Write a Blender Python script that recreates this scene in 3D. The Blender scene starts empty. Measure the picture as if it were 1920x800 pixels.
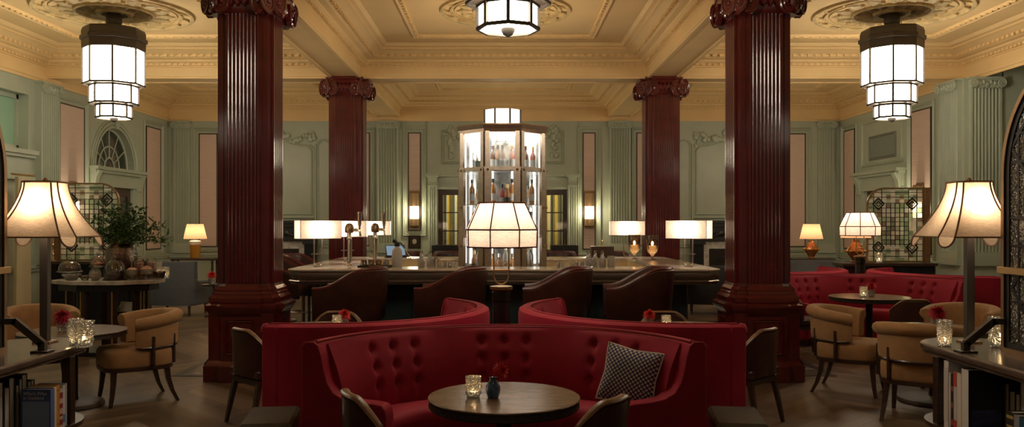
import bpy, bmesh, math, random
from math import sin, cos, pi, radians as R_, atan2, sqrt
from mathutils import Vector, Matrix
random.seed(7)
scene = bpy.context.scene
col = scene.collection

# ------------------------------------------------------------------ mesh builder
class MB:
    def __init__(self):
        self.v = []; self.f = []
    def add(self, vs, fs):
        b = len(self.v)
        self.v += [tuple(p) for p in vs]
        self.f += [tuple(b + i for i in q) for q in fs]
        return self
    def box(self, x0, x1, y0, y1, z0, z1):
        vs = [(x0,y0,z0),(x1,y0,z0),(x1,y1,z0),(x0,y1,z0),(x0,y0,z1),(x1,y0,z1),(x1,y1,z1),(x0,y1,z1)]
        return self.add(vs, [(0,3,2,1),(4,5,6,7),(0,1,5,4),(1,2,6,5),(2,3,7,6),(3,0,4,7)])
    def loft(self, rings, cap=True, closed=True, loop=False):
        n = len(rings[0]); vs = [p for r in rings for p in r]; fs = []
        m = len(rings)
        for i in range(m if loop else m-1):
            i2 = (i+1) % m
            for j in range(n if closed else n-1):
                j2 = (j+1) % n
                fs.append((i*n+j, i*n+j2, i2*n+j2, i2*n+j))
        if cap and not loop and closed:
            fs.append(tuple(range(n))[::-1]); fs.append(tuple((m-1)*n+k for k in range(n)))
        return self.add(vs, fs)
    def prism(self, poly, z0, z1):
        return self.loft([[(x,y,z0) for x,y in poly],[(x,y,z1) for x,y in poly]])
    def prism_y(self, poly, y0, y1):      # poly in (x,z)
        return self.loft([[(x,y0,z) for x,z in poly],[(x,y1,z) for x,z in poly]])
    def prism_x(self, poly, x0, x1):      # poly in (y,z)
        return self.loft([[(x0,y,z) for y,z in poly],[(x1,y,z) for y,z in poly]])
    def lathe(self, prof, n=24, c=(0,0,0), a0=0.0, cap=True):
        rings = [[(c[0]+r*cos(a0+2*pi*k/n), c[1]+r*sin(a0+2*pi*k/n), c[2]+z) for k in range(n)] for r,z in prof]
        return self.loft(rings, cap=cap)
    def tube(self, pts, r, n=8, closed=False, cap=True):
        pts = [Vector(p) for p in pts]; m = len(pts); rings = []
        rr = r if isinstance(r, (list,tuple)) else [r]*m
        up = None
        for i in range(m):
            if closed: t = pts[(i+1)%m]-pts[i-1]
            else: t = pts[min(i+1,m-1)]-pts[max(i-1,0)]
            t.normalize()
            if up is None:
                up = Vector((0,0,1)) if abs(t.z) < .9 else Vector((1,0,0))
            a = t.cross(up)
            if a.length < 1e-4: a = t.cross(Vector((0.3,1,.2)))
            a.normalize(); b = a.cross(t); b.normalize(); up = b
            rings.append([tuple(pts[i]+a*(rr[i]*cos(2*pi*k/n))+b*(rr[i]*sin(2*pi*k/n))) for k in range(n)])
        return self.loft(rings, cap=cap, loop=closed)
    def bar(self, p0, p1, w, h, up=(0,0,1)):
        p0=Vector(p0); p1=Vector(p1); t=(p1-p0).normalized(); u=Vector(up)
        a=t.cross(u)
        if a.length<1e-4: a=t.cross(Vector((1,0,0)))
        a.normalize(); b=a.cross(t)
        q=[(-1,-1),(1,-1),(1,1),(-1,1)]
        return self.loft([[tuple(p+a*(s*w/2)+b*(k*h/2)) for s,k in q] for p in (p0,p1)])
    def sphere(self, c, r, nu=12, nv=8, s=(1,1,1)):
        rings=[]
        for i in range(nv+1):
            th = pi*i/nv; rad=max(sin(th),1e-3)
            rings.append([(c[0]+r*s[0]*rad*cos(2*pi*k/nu), c[1]+r*s[1]*rad*sin(2*pi*k/nu), c[2]-r*s[2]*cos(th)) for k in range(nu)])
        return self.loft(rings)
    def rbox(self, x0,x1,y0,y1,z0,z1, b):  # box with chamfered vertical and top edges
        def rect(i,z): return [(x0+i+b*0,y0+i,z),(x1-i,y0+i,z),(x1-i,y1-i,z),(x0+i,y1-i,z)]
        return self.loft([rect(b,z0),rect(0,z0+b),rect(0,z1-b),rect(b,z1)])
    def xf(self, M):
        self.v=[tuple(M @ Vector(p)) for p in self.v]; return self
    def join(self, o): return self.add(o.v,o.f)
    def build(self, name, mat, parent=None, smooth=30, bevel=0, seg=2, loc=None):
        me = bpy.data.meshes.new(name)
        me.from_pydata(self.v, [], self.f)
        bm = bmesh.new(); bm.from_mesh(me)
        bmesh.ops.recalc_face_normals(bm, faces=bm.faces[:])
        bm.to_mesh(me); bm.free()
        if smooth:
            me.polygons.foreach_set('use_smooth', [True]*len(me.polygons))
            me.set_sharp_from_angle(angle=R_(smooth))
        me.materials.append(mat)
        o = bpy.data.objects.new(name, me); col.objects.link(o)
        if parent is not None: o.parent = parent
        if loc is not None: o.location = loc
        if bevel:
            md = o.modifiers.new('bevel','BEVEL'); md.width = bevel; md.segments = seg
            md.limit_method = 'ANGLE'; md.angle_limit = R_(40)
        return o

def tag(o, label=None, cat=None, group=None, kind=None):
    if label: o['label']=label
    if cat: o['category']=cat
    if group: o['group']=group
    if kind: o['kind']=kind
    return o
def thing(name, label, cat, loc=(0,0,0), rz=0.0, group=None, kind=None):
    o = bpy.data.objects.new(name, None); col.objects.link(o)
    o.empty_display_size=.1; o.location = loc; o.rotation_euler=(0,0,rz)
    return tag(o, label, cat, group, kind)
KIDS = {}
def dup(root, loc, rz=0.0, label=None, group=None, scale=None):
    def cp(o, parent):
        c = o.copy(); col.objects.link(c)
        if parent is not None: c.parent = parent
        for ch in list(o.children): cp(ch, c)
        return c
    r = cp(root, None); r.location = loc; r.rotation_euler=(0,0,rz)
    if label: r['label']=label
    if group: r['group']=group
    if scale: r.scale = (scale,)*3
    return r
def face(fx, fy): return atan2(fx, -fy)     # rotation that turns a thing built facing -y towards (fx, fy)

# ------------------------------------------------------------------ materials
def newmat(name):
    m = bpy.data.materials.new(name); m.use_nodes=True
    nt = m.node_tree; b = nt.nodes['Principled BSDF']
    return m, nt, b
def setin(b, **kw):
    for k,v in kw.items():
        k = k.replace('_',' ')
        if k in b.inputs: b.inputs[k].default_value = v
def c4(c): return (c[0],c[1],c[2],1)
def pm(name, c, rough=.5, metal=0, noise=0, nscale=8, bump=0, bscale=60, stretch=(1,1,1), **kw):
    m, nt, b = newmat(name)
    setin(b, Base_Color=c4(c), Roughness=rough, Metallic=metal, **kw)
    if noise or bump:
        tc = nt.nodes.new('ShaderNodeTexCoord'); mp = nt.nodes.new('ShaderNodeMapping')
        mp.inputs['Scale'].default_value = stretch
        nt.links.new(tc.outputs['Object'], mp.inputs['Vector'])
    if noise:
        n = nt.nodes.new('ShaderNodeTexNoise'); n.inputs['Scale'].default_value=nscale; n.inputs['Detail'].default_value=5
        nt.links.new(mp.outputs[0], n.inputs['Vector'])
        r = nt.nodes.new('ShaderNodeValToRGB'); r.color_ramp.elements[0].position=.3; r.color_ramp.elements[1].position=.7
        r.color_ramp.elements[0].color=c4([x*(1-noise) for x in c]); r.color_ramp.elements[1].color=c4([min(1,x*(1+noise)) for x in c])
        nt.links.new(n.outputs['Fac'], r.inputs['Fac']); nt.links.new(r.outputs['Color'], b.inputs['Base Color'])
    if bump:
        n2 = nt.nodes.new('ShaderNodeTexNoise'); n2.inputs['Scale'].default_value=bscale; n2.inputs['Detail'].default_value=3
        nt.links.new(mp.outputs[0], n2.inputs['Vector'])
        bp = nt.nodes.new('ShaderNodeBump'); bp.inputs['Strength'].default_value=bump; bp.inputs['Distance'].default_value=.01
        nt.links.new(n2.outputs['Fac'], bp.inputs['Height']); nt.links.new(bp.outputs['Normal'], b.inputs['Normal'])
    return m
def emis(name, c, s, base=(.8,.8,.8)):
    m, nt, b = newmat(name)
    setin(b, Base_Color=c4(base), Emission_Color=c4(c), Emission_Strength=s, Roughness=.4)
    return m
def glassy(name, tint=(1,1,1), gloss=.25, rough=.03, bump=0, bscale=40, diff=0, dcol=(.8,.8,.8), voro=False):
    m = bpy.data.materials.new(name); m.use_nodes=True; nt=m.node_tree; nt.nodes.clear()
    out = nt.nodes.new('ShaderNodeOutputMaterial'); tr=nt.nodes.new('ShaderNodeBsdfTransparent'); gl=nt.nodes.new('ShaderNodeBsdfGlossy')
    tr.inputs[0].default_value=c4(tint); gl.inputs['Roughness'].default_value=rough
    mx=nt.nodes.new('ShaderNodeMixShader'); lw=nt.nodes.new('ShaderNodeLayerWeight'); lw.inputs['Blend'].default_value=.35
    mul=nt.nodes.new('ShaderNodeMath'); mul.operation='MULTIPLY_ADD'; mul.inputs[1].default_value=.8; mul.inputs[2].default_value=gloss*.3
    nt.links.new(lw.outputs['Fresnel'], mul.inputs[0]); nt.links.new(mul.outputs[0], mx.inputs[0])
    nt.links.new(tr.outputs[0], mx.inputs[1]); nt.links.new(gl.outputs[0], mx.inputs[2])
    last = mx
    if diff:
        d=nt.nodes.new('ShaderNodeBsdfTranslucent'); d.inputs[0].default_value=c4(dcol)
        d2=nt.nodes.new('ShaderNodeBsdfDiffuse'); d2.inputs[0].default_value=c4(dcol)
        m3=nt.nodes.new('ShaderNodeMixShader'); nt.links.new(d.outputs[0],m3.inputs[1]); nt.links.new(d2.outputs[0],m3.inputs[2])
        m2=nt.nodes.new('ShaderNodeMixShader'); m2.inputs[0].default_value=diff
        nt.links.new(mx.outputs[0],m2.inputs[1]); nt.links.new(m3.outputs[0],m2.inputs[2]); last=m2
    if bump:
        tc=nt.nodes.new('ShaderNodeTexCoord')
        n=nt.nodes.new('ShaderNodeTexVoronoi' if voro else 'ShaderNodeTexNoise'); n.inputs['Scale'].default_value=bscale
        nt.links.new(tc.outputs['Object'], n.inputs['Vector'])
        bp=nt.nodes.new('ShaderNodeBump'); bp.inputs['Strength'].default_value=bump; bp.inputs['Distance'].default_value=.02
        nt.links.new(n.outputs[0], bp.inputs['Height'])
        for q in (gl,): nt.links.new(bp.outputs['Normal'], q.inputs['Normal'])
        nt.links.new(bp.outputs['Normal'], lw.inputs['Normal'])
    nt.links.new(last.outputs[0], out.inputs[0])
    return m
def shade_mat(name, c, tc, weave=0):
    m = bpy.data.materials.new(name); m.use_nodes=True; nt=m.node_tree; nt.nodes.clear()
    out=nt.nodes.new('ShaderNodeOutputMaterial'); d=nt.nodes.new('ShaderNodeBsdfDiffuse'); t=nt.nodes.new('ShaderNodeBsdfTranslucent')
    mx=nt.nodes.new('ShaderNodeMixShader'); mx.inputs[0].default_value=.55
    d.inputs[0].default_value=c4(c); t.inputs[0].default_value=c4(tc)
    if weave:
        tx=nt.nodes.new('ShaderNodeTexCoord'); mp=nt.nodes.new('ShaderNodeMapping'); mp.inputs['Scale'].default_value=(40,40,220); mp.inputs['Rotation'].default_value=(.4,.3,0)
        n=nt.nodes.new('ShaderNodeTexNoise'); n.inputs['Scale'].default_value=weave; n.inputs['Detail'].default_value=3
        r=nt.nodes.new('ShaderNodeValToRGB'); r.color_ramp.elements[0].position=.35; r.color_ramp.elements[1].position=.65
        r.color_ramp.elements[0].color=c4([x*.72 for x in tc]); r.color_ramp.elements[1].color=c4([min(1,x*1.1) for x in tc])
        nt.links.new(tx.outputs['Object'],mp.inputs['Vector']); nt.links.new(mp.outputs[0],n.inputs['Vector'])
        nt.links.new(n.outputs['Fac'],r.inputs['Fac']); nt.links.new(r.outputs['Color'],t.inputs[0])
    nt.links.new(d.outputs[0],mx.inputs[1]); nt.links.new(t.outputs[0],mx.inputs[2]); nt.links.new(mx.outputs[0],out.inputs[0])
    return m

M = {}
M['green']  = pm('green_paint', (.395,.44,.335), .40, noise=.05, nscale=3)
M['cream']  = pm('cream_plaster', (.76,.54,.255), .6, noise=.04, nscale=2)
M['rose']   = pm('gilded_plaster', (.56,.42,.20), .55, noise=.25, nscale=9)
M['silk']   = pm('blush_silk', (.62,.47,.38), .6, noise=.10, nscale=6, stretch=(.3,.3,14))
M['panel_edge'] = pm('bronze_edge', (.06,.04,.03), .4, .3)
M['oxblood']= pm('oxblood_gloss', (.105,.009,.008), .26, noise=.15, nscale=6, bump=.10, bscale=25, Coat_Weight=.9, Coat_Roughness=.10)
M['velvet'] = pm('red_velvet', (.31,.001,.026), .75, noise=.12, nscale=5, bump=.08, bscale=180, Sheen_Weight=.10, Sheen_Roughness=.4, Sheen_Tint=(1,.12,.2,1))
M['velvet_seam'] = pm('red_velvet_piping', (.38,.02,.04), .6)
M['mustard']= pm('mustard_velvet', (.37,.20,.082), .8, noise=.10, nscale=14, bump=.06, bscale=200, Sheen_Weight=.25, Sheen_Tint=(1,.8,.5,1))
M['wood']   = pm('dark_walnut', (.045,.022,.012), .32, noise=.35, nscale=7, stretch=(1,1,8), Coat_Weight=.2)
M['midwood']= pm('oak_wood', (.17,.085,.035), .35, noise=.3, nscale=6, stretch=(1,1,7))
M['black']  = pm('black_lacquer', (.012,.011,.011), .35)
M['blackmetal'] = pm('black_bronze', (.035,.028,.024), .38, .7)
M['leather']= pm('brown_leather', (.050,.016,.010), .36, noise=.25, nscale=9, bump=.05, bscale=220, Coat_Weight=.15)
M['burg']   = pm('burgundy_leather', (.10,.013,.012), .34, noise=.2, nscale=9)
M['olive']  = pm('olive_leather', (.055,.050,.031), .38, noise=.3, nscale=12, bump=.06, bscale=120)
M['brass']  = pm('aged_brass', (.62,.42,.18), .3, .95)
M['bronze'] = pm('bronze', (.30,.19,.10), .38, .85)
M['chrome'] = pm('polished_chrome', (.75,.70,.62), .16, 1)
M['pewter'] = pm('pewter', (.40,.32,.25), .30, .85, noise=.12, nscale=20)
M['zinc']   = pm('zinc_counter', (.62,.53,.44), .24, .55, noise=.22, nscale=7)
M['baredge']= pm('bar_edge_wood', (.16,.115,.085), .25, .25, noise=.3, nscale=4, stretch=(.4,4,4))
M['teal']   = pm('teal_lacquer', (.022,.040,.040), .35)
M['greyfab']= pm('slate_fabric', (.105,.115,.125), .85, noise=.12, nscale=40)
M['greenfab']= pm('bottle_green_velvet', (.012,.03,.022), .7)
M['tabletop']= pm('table_wood', (.20,.125,.075), .26, noise=.3, nscale=5, stretch=(1,7,1))
M['basewood']= pm('table_base_wood', (.07,.045,.03), .6, noise=.3, nscale=6)
M['tablerim']= pm('table_rim', (.03,.02,.015), .4, noise=.5, nscale=60, bump=.5, bscale=90)
M['casetop']= pm('bookcase_top_wood', (.105,.075,.055), .2, noise=.3, nscale=5, stretch=(7,1,1))
M['lampwhite'] = emis('lantern_opal_glass', (1,.88,.70), 20.0)
M['lampwhite2'] = emis('cabinet_lantern_glass', (1,.90,.76), 3.5)
M['led']    = emis('cabinet_light_strip', (1,.95,.88), 4.5)
M['sconceglow'] = emis('sconce_glass', (1,.86,.6), 14.0)
M['flame']  = emis('candle_flame', (1,.72,.35), 30.0)
M['wax']    = emis('candle_wax', (1,.8,.5), 2.5, base=(.9,.85,.7))
M['grey_metal'] = pm('lantern_gunmetal', (.075,.062,.05), .45, .3)
M['linen']  = shade_mat('linen_shade', (.72,.58,.44), (.80,.58,.37), weave=1.0)
M['linen2'] = shade_mat('pale_shade', (.80,.70,.60), (.9,.78,.66), weave=.7)
M['peach']  = shade_mat('peach_shade', (.75,.54,.40), (.9,.62,.42))
M['trim_red']= pm('maroon_ribbon', (.11,.012,.012), .6)
M['trim_brown']= pm('brown_ribbon', (.20,.11,.06), .6)
M['lead']   = pm('lead_came', (.022,.020,.018), .45, .4)
M['screen_glass'] = glassy('rippled_glass', (.86,.88,.84), gloss=1.1, rough=.08, bump=1.0, bscale=55, diff=.16, dcol=(.8,.78,.7), voro=True)
M['screen_blue'] = glassy('blue_rippled_glass', (.55,.72,.74), gloss=1.2, rough=.06, bump=1.0, bscale=22, diff=.1, dcol=(.4,.6,.65))
M['glass']  = glassy('clear_glass', (.97,.97,.95), gloss=.35)
M['cutglass']= glassy('cut_glass', (.93,.92,.88), gloss=.9, rough=.05, bump=.9, bscale=90, voro=True, diff=.10, dcol=(.95,.93,.88))
M['smoke']  = glassy('smoked_glass', (.80,.66,.52), gloss=.35, bump=.3, bscale=30)
M['pane']   = glassy('window_glass', (.9,.93,.9), gloss=.4)
M['leaf']   = pm('dark_leaf', (.065,.15,.042), .45, noise=.5, nscale=11)
M['leaf2']  = pm('bright_leaf', (.12,.22,.05), .5, noise=.3, nscale=11)
M['stem']   = pm('green_stem', (.10,.13,.04), .6)
M['dahlia'] = pm('crimson_petals', (.42,.008,.03), .6, noise=.3, nscale=40)
M['dahlia2']= pm('scarlet_petals', (.60,.02,.02), .6, noise=.3, nscale=40)
M['bluevase']= pm('blue_glaze', (.05,.12,.27), .12, noise=.7, nscale=30, Coat_Weight=.6)
M['amber']  = pm('amber_ceramic', (.42,.19,.025), .15, Coat_Weight=.5)
M['copperpot']= pm('copper_lustre', (.34,.12,.035), .2, .5, noise=.4, nscale=40)
M['ceramic']= pm('cream_ceramic', (.75,.68,.52), .3)
M['curtain']= pm('cream_curtain', (.70,.60,.38), .8)
M['marble'] = pm('veined_marble', (.62,.58,.52), .2, noise=.3, nscale=10)
M['page']   = pm('book_pages', (.62,.58,.50), .8)
M['white']  = pm('white_card', (.70,.68,.64), .6)
M['sweet_orange'] = pm('orange_sweets', (.80,.30,.14), .5, noise=.4, nscale=60)
M['sweet_pink'] = pm('pink_sweets', (.78,.42,.34), .5, noise=.4, nscale=60)
M['cake']   = pm('chocolate_cake', (.13,.06,.03), .6, noise=.3, nscale=40)
M['silver_core'] = pm('antique_mirror', (.34,.34,.34), .25, .5, noise=.6, nscale=10)
M['mirror'] = pm('mirror_glass', (.8,.8,.78), .05, 1)

def mat_floor():
    m, nt, b = newmat('oak_chevron_floor')
    N = nt.nodes.new; L = nt.links.new
    tc=N('ShaderNodeTexCoord'); sp=N('ShaderNodeSeparateXYZ'); L(tc.outputs['Object'], sp.inputs[0])
    def mth(op, a, b_=None):
        n=N('ShaderNodeMath'); n.operation=op
        for i,v in enumerate((a,b_)):
            if v is None: continue
            if isinstance(v,(int,float)): n.inputs[i].default_value=v
            else: L(v, n.inputs[i])
        return n.outputs[0]
    W=.75
    t=mth('PINGPONG', sp.outputs[0], W)
    v=mth('ADD', sp.outputs[1], t)
    idx=mth('FLOOR', mth('DIVIDE', v, .16)); sid=mth('FLOOR', mth('DIVIDE', sp.outputs[0], W))
    fr=mth('FRACT', mth('DIVIDE', v, .16))
    cb=N('ShaderNodeCombineXYZ'); L(idx,cb.inputs[0]); L(sid,cb.inputs[1])
    wn=N('ShaderNodeTexWhiteNoise'); L(cb.outputs[0], wn.inputs['Vector'])
    along=mth('SUBTRACT', sp.outputs[1], t)
    cv=N('ShaderNodeCombineXYZ'); L(mth('MULTIPLY',v,9.0),cv.inputs[0]); L(along,cv.inputs[1]); L(wn.outputs['Value'],cv.inputs[2])
    nz=N('ShaderNodeTexNoise'); nz.inputs['Scale'].default_value=2.2; nz.inputs['Detail'].default_value=6; L(cv.outputs[0],nz.inputs['Vector'])
    mixv=mth('ADD', mth('MULTIPLY',wn.outputs['Value'],.55), mth('MULTIPLY',nz.outputs['Fac'],.55))
    rp=N('ShaderNodeValToRGB'); L(mixv,rp.inputs['Fac'])
    e=rp.color_ramp.elements; e[0].position=.15; e[0].color=(.055,.035,.021,1); e[1].position=.9; e[1].color=(.23,.155,.095,1)
    gap=mth('LESS_THAN', mth('MINIMUM',fr,mth('SUBTRACT',1.0,fr)), .018)
    mx=N('ShaderNodeMix'); mx.data_type='RGBA'; L(gap,mx.inputs['Factor']); L(rp.outputs['Color'],mx.inputs[6]); mx.inputs[7].default_value=(.04,.026,.018,1)
    L(mx.outputs[2], b.inputs['Base Color'])
    rr=mth('MULTIPLY_ADD' if False else 'ADD', mth('MULTIPLY',nz.outputs['Fac'],.25), .24); L(rr,b.inputs['Roughness'])
    bp=N('ShaderNodeBump'); bp.inputs['Strength'].default_value=.15; bp.inputs['Distance'].default_value=.004; L(nz.outputs['Fac'],bp.inputs['Height']); L(bp.outputs['Normal'],b.inputs['Normal'])
    return m
M['floor']=mat_floor()
def mat_mosaic():
    m, nt, b = newmat('mosaic_tile')
    N=nt.nodes.new; L=nt.links.new
    tc=N('ShaderNodeTexCoord'); ck=N('ShaderNodeTexVoronoi'); ck.inputs['Scale'].default_value=9; ck.feature='F1'; ck.distance='MANHATTAN'
    L(tc.outputs['Object'],ck.inputs['Vector']); rp=N('ShaderNodeValToRGB'); L(ck.outputs['Distance'],rp.inputs['Fac'])
    e=rp.color_ramp.elements; e[0].position=.3; e[0].color=(.30,.27,.22,1); e[1].position=.55; e[1].color=(.05,.045,.04,1)
    L(rp.outputs['Color'],b.inputs['Base Color']); setin(b, Roughness=.3)
    return m
M['mosaic']=mat_mosaic()
def mat_dots():
    m, nt, b = newmat('navy_dotted_cotton')
    N=nt.nodes.new; L=nt.links.new
    tc=N('ShaderNodeTexCoord'); mp=N('ShaderNodeMapping'); mp.inputs['Rotation'].default_value=(0,pi/4,0); mp.inputs['Scale'].default_value=(46,0,46)
    L(tc.outputs['Object'],mp.inputs['Vector'])
    fr=N('ShaderNodeVectorMath'); fr.operation='FRACTION'; L(mp.outputs[0],fr.inputs[0])
    sb=N('ShaderNodeVectorMath'); sb.operation='SUBTRACT'; sb.inputs[1].default_value=(.5,0,.5); L(fr.outputs[0],sb.inputs[0])
    ln=N('ShaderNodeVectorMath'); ln.operation='LENGTH'; L(sb.outputs[0],ln.inputs[0])
    lt=N('ShaderNodeMath'); lt.operation='LESS_THAN'; lt.inputs[1].default_value=.36; L(ln.outputs['Value'],lt.inputs[0])
    mx=N('ShaderNodeMix'); mx.data_type='RGBA'; L(lt.outputs[0],mx.inputs['Factor']); mx.inputs[6].default_value=(.035,.04,.13,1); mx.inputs[7].default_value=(.62,.56,.52,1)
    L(mx.outputs[2],b.inputs['Base Color']); setin(b, Roughness=.8)
    return m
M['dots']=mat_dots()
def mat_stripes():
    m, nt, b = newmat('striped_curtain')
    N=nt.nodes.new; L=nt.links.new
    tc=N('ShaderNodeTexCoord'); sp=N('ShaderNodeSeparateXYZ'); L(tc.outputs['Object'],sp.inputs[0])
    ml=N('ShaderNodeMath'); ml.operation='MULTIPLY'; ml.inputs[1].default_value=4.6; L(sp.outputs[0],ml.inputs[0])
    f=N('ShaderNodeMath'); f.operation='FRACT'; L(ml.outputs[0],f.inputs[0])
    rp=N('ShaderNodeValToRGB'); rp.color_ramp.interpolation='CONSTANT'; L(f.outputs[0],rp.inputs['Fac'])
    e=rp.color_ramp.elements; e[0].color=(.75,.72,.6,1); e[1].position=.3; e[1].color=(.22,.26,.24,1)
    q=rp.color_ramp.elements.new(.5); q.color=(.78,.75,.62,1); q=rp.color_ramp.elements.new(.68); q.color=(.70,.48,.07,1)
    L(rp.outputs['Color'],b.inputs['Base Color']); setin(b, Roughness=.8)
    return m
M['stripes']=mat_stripes()
def mat_mosaic_glass():
    m = bpy.data.materials.new('leaded_mosaic_glass'); m.use_nodes=True; nt=m.node_tree; nt.nodes.clear()
    N=nt.nodes.new; L=nt.links.new
    out=N('ShaderNodeOutputMaterial'); tc=N('ShaderNodeTexCoord'); mp=N('ShaderNodeMapping'); mp.inputs['Scale'].default_value=(13.4,0,13.4); mp.inputs['Location'].default_value=(0,0,0)
    L(tc.outputs['Object'],mp.inputs['Vector'])
    fl=N('ShaderNodeVectorMath'); fl.operation='FLOOR'; L(mp.outputs[0],fl.inputs[0])
    wn=N('ShaderNodeTexWhiteNoise'); L(fl.outputs[0],wn.inputs['Vector'])
    rp=N('ShaderNodeValToRGB'); rp.color_ramp.interpolation='CONSTANT'; L(wn.outputs['Value'],rp.inputs['Fac'])
    e=rp.color_ramp.elements; e[0].color=(.72,.78,.62,1); e[1].position=.3; e[1].color=(.95,.9,.78,1)
    q=rp.color_ramp.elements.new(.55); q.color=(.5,.58,.42,1); q=rp.color_ramp.elements.new(.75); q.color=(.98,.96,.9,1); q=rp.color_ramp.elements.new(.88); q.color=(.55,.45,.35,1)
    tr=N('ShaderNodeBsdfTransparent'); tl=N('ShaderNodeBsdfTranslucent'); df=N('ShaderNodeBsdfDiffuse'); gl=N('ShaderNodeBsdfGlossy'); gl.inputs['Roughness'].default_value=.15
    for s in (tr,tl,df): L(rp.outputs['Color'],s.inputs[0])
    a=N('ShaderNodeMixShader'); L(tl.outputs[0],a.inputs[1]); L(df.outputs[0],a.inputs[2])
    b=N('ShaderNodeMixShader'); b.inputs[0].default_value=.45; L(tr.outputs[0],b.inputs[1]); L(a.outputs[0],b.inputs[2])
    c=N('ShaderNodeMixShader'); c.inputs[0].default_value=.12; L(b.outputs[0],c.inputs[1]); L(gl.outputs[0],c.inputs[2])
    L(c.outputs[0],out.inputs[0]); return m
M['mosaic_glass']=mat_mosaic_glass()

# ------------------------------------------------------------------ camera (level, photo scale: 1550 px focal length on a 1920 px wide frame)
CX, CY, F, HC = 945.0, 418.0, 1550.0, 1.6
cam = bpy.data.cameras.new('camera'); co = bpy.data.objects.new('camera', cam); col.objects.link(co)
cam.sensor_width = 36.0; cam.lens = F/1920*36.0
cam.shift_x = (960-CX)/1920; cam.shift_y = (CY-400)/1920
co.location=(0,0,HC); co.rotation_euler=(pi/2,0,0); cam.clip_start=.05; cam.clip_end=100
scene.camera = co
def point_light(name, loc, e, c=(1,.8,.55), r=.05, parent=None):
    l = bpy.data.lights.new(name,'POINT'); l.energy=e; l.color=c; l.shadow_soft_size=r
    o = bpy.data.objects.new(name,l); col.objects.link(o); o.location=loc
    if parent is not None: o.parent=parent
    return o
# ------------------------------------------------------------------ the room
XW, YB, ZS, ZC, ZW = 7.65, 18.85, 4.03, 4.50, 3.92
def struct(o): o['kind']='structure'; return o

fl = struct(MB().box(-9.4,9.4,-2.5,20.6,-.12,0).build('floor', M['floor'], smooth=0))
def strip_frame(x0,x1,y0,y1,w,z0,z1):
    m=MB(); m.box(x0,x1,y0,y0+w,z0,z1); m.box(x0,x1,y1-w,y1,z0,z1); m.box(x0,x0+w,y0+w,y1-w,z0,z1); m.box(x1-w,x1,y0+w,y1-w,z0,z1); return m
tl = struct(MB().box(-3.40,3.40,8.72,13.35,-.02,.003).build('trim_1', M['mosaic'], smooth=0))
strip_frame(-3.48,3.48,8.64,13.43,.08,-.02,.005).build('border', M['black'], tl, smooth=0)

# ceiling: slab, beams, stepped cornice round every bay, panel mouldings, plaster roses
ce = struct(MB().box(-9.4,9.4,-2.5,20.6,ZC,ZC+.2).build('ceiling', M['cream'], smooth=0))
BXI = [(-7.65,-2.90),(-2.38,2.38),(2.90,7.65)]
BYI = [(-2.5,3.15),(3.65,8.44),(8.94,13.79),(14.29,18.85)]
for x in (-2.64,2.64):
    MB().box(x-.26,x+.26,-2.5,18.85,ZS,ZC).build('beam', M['cream'], ce, smooth=0)
for y in (3.4,8.69,14.04):
    for (a,b) in BXI: MB().box(a,b,y-.25,y+.25,ZS,ZC).build('beam', M['cream'], ce, smooth=0)
for s in (-1,1):   # heads over the side walls
    MB().box(min(s*7.65,s*7.95),max(s*7.65,s*7.95),-2.5,18.85,ZS,ZC).build('beam', M['cream'], ce, smooth=0)
    MB().box(min(s*7.95,s*9.4),max(s*7.95,s*9.4),-2.5,20.6,ZS+.1,ZC).build('lower_ceiling', M['cream'], ce, smooth=0)
MB().box(-7.95,7.95,18.85,20.6,ZS,ZC).build('beam', M['cream'], ce, smooth=0)
CPROF=[(0,4.035),(.012,4.04),(.012,4.19),(.03,4.195),(.03,4.215),(.055,4.22),(.06,4.245),(.09,4.255),(.12,4.275),(.125,4.30),(.20,4.31),(.235,4.33),(.24,4.355),(.28,4.37),(.36,4.41),(.40,4.42),(.40,4.445),(.46,4.455),(.50,4.50)]
def rect_rings(x0,x1,y0,y1,prof): return [[(x0+o,y0+o,z),(x1-o,y0+o,z),(x1-o,y1-o,z),(x0+o,y1-o,z)] for o,z in prof]
for (x0,x1) in BXI:
    for (y0,y1) in BYI:
        m=MB(); m.loft(rect_rings(x0,x1,y0,y1,CPROF),cap=False); m.build('cornice', M['cream'], ce, smooth=0)
        if y0>8:      # bead rows and inner panel moulding
            m=MB()
            m.loft(rect_rings(x0,x1,y0,y1,[(.95,ZC+.01),(.95,ZC-.02),(.985,ZC-.045),(1.02,ZC-.03),(1.05,ZC-.035),(1.07,ZC+.01)]),cap=False)
            m.build('panel_moulding', M['cream'], ce, smooth=0)
            m=MB()
            for o,z,st,r in ((.058,4.232,.10,.022),(.245,4.343,.12,.028),(1.035,4.47,.13,.024)):
                a=x0+o; 
                nx=int((x1-x0-2*o)/st); ny=int((y1-y0-2*o)/st)
                for i in range(nx): m.box(a+(i+.2)*st,a+(i+.75)*st,y1-o-r,y1-o+.005,z-r*.8,z+r*.8)
                for i in range(ny):
                    y=y0+o+(i+.2)*st
                    m.box(x0+o-.005,x0+o+r,y,y+.55*st,z-r*.8,z+r*.8); m.box(x1-o-r,x1-o+.005,y,y+.55*st,z-r*.8,z+r*.8)
            m.build('bead_row', M['cream'], ce, smooth=0)
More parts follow.
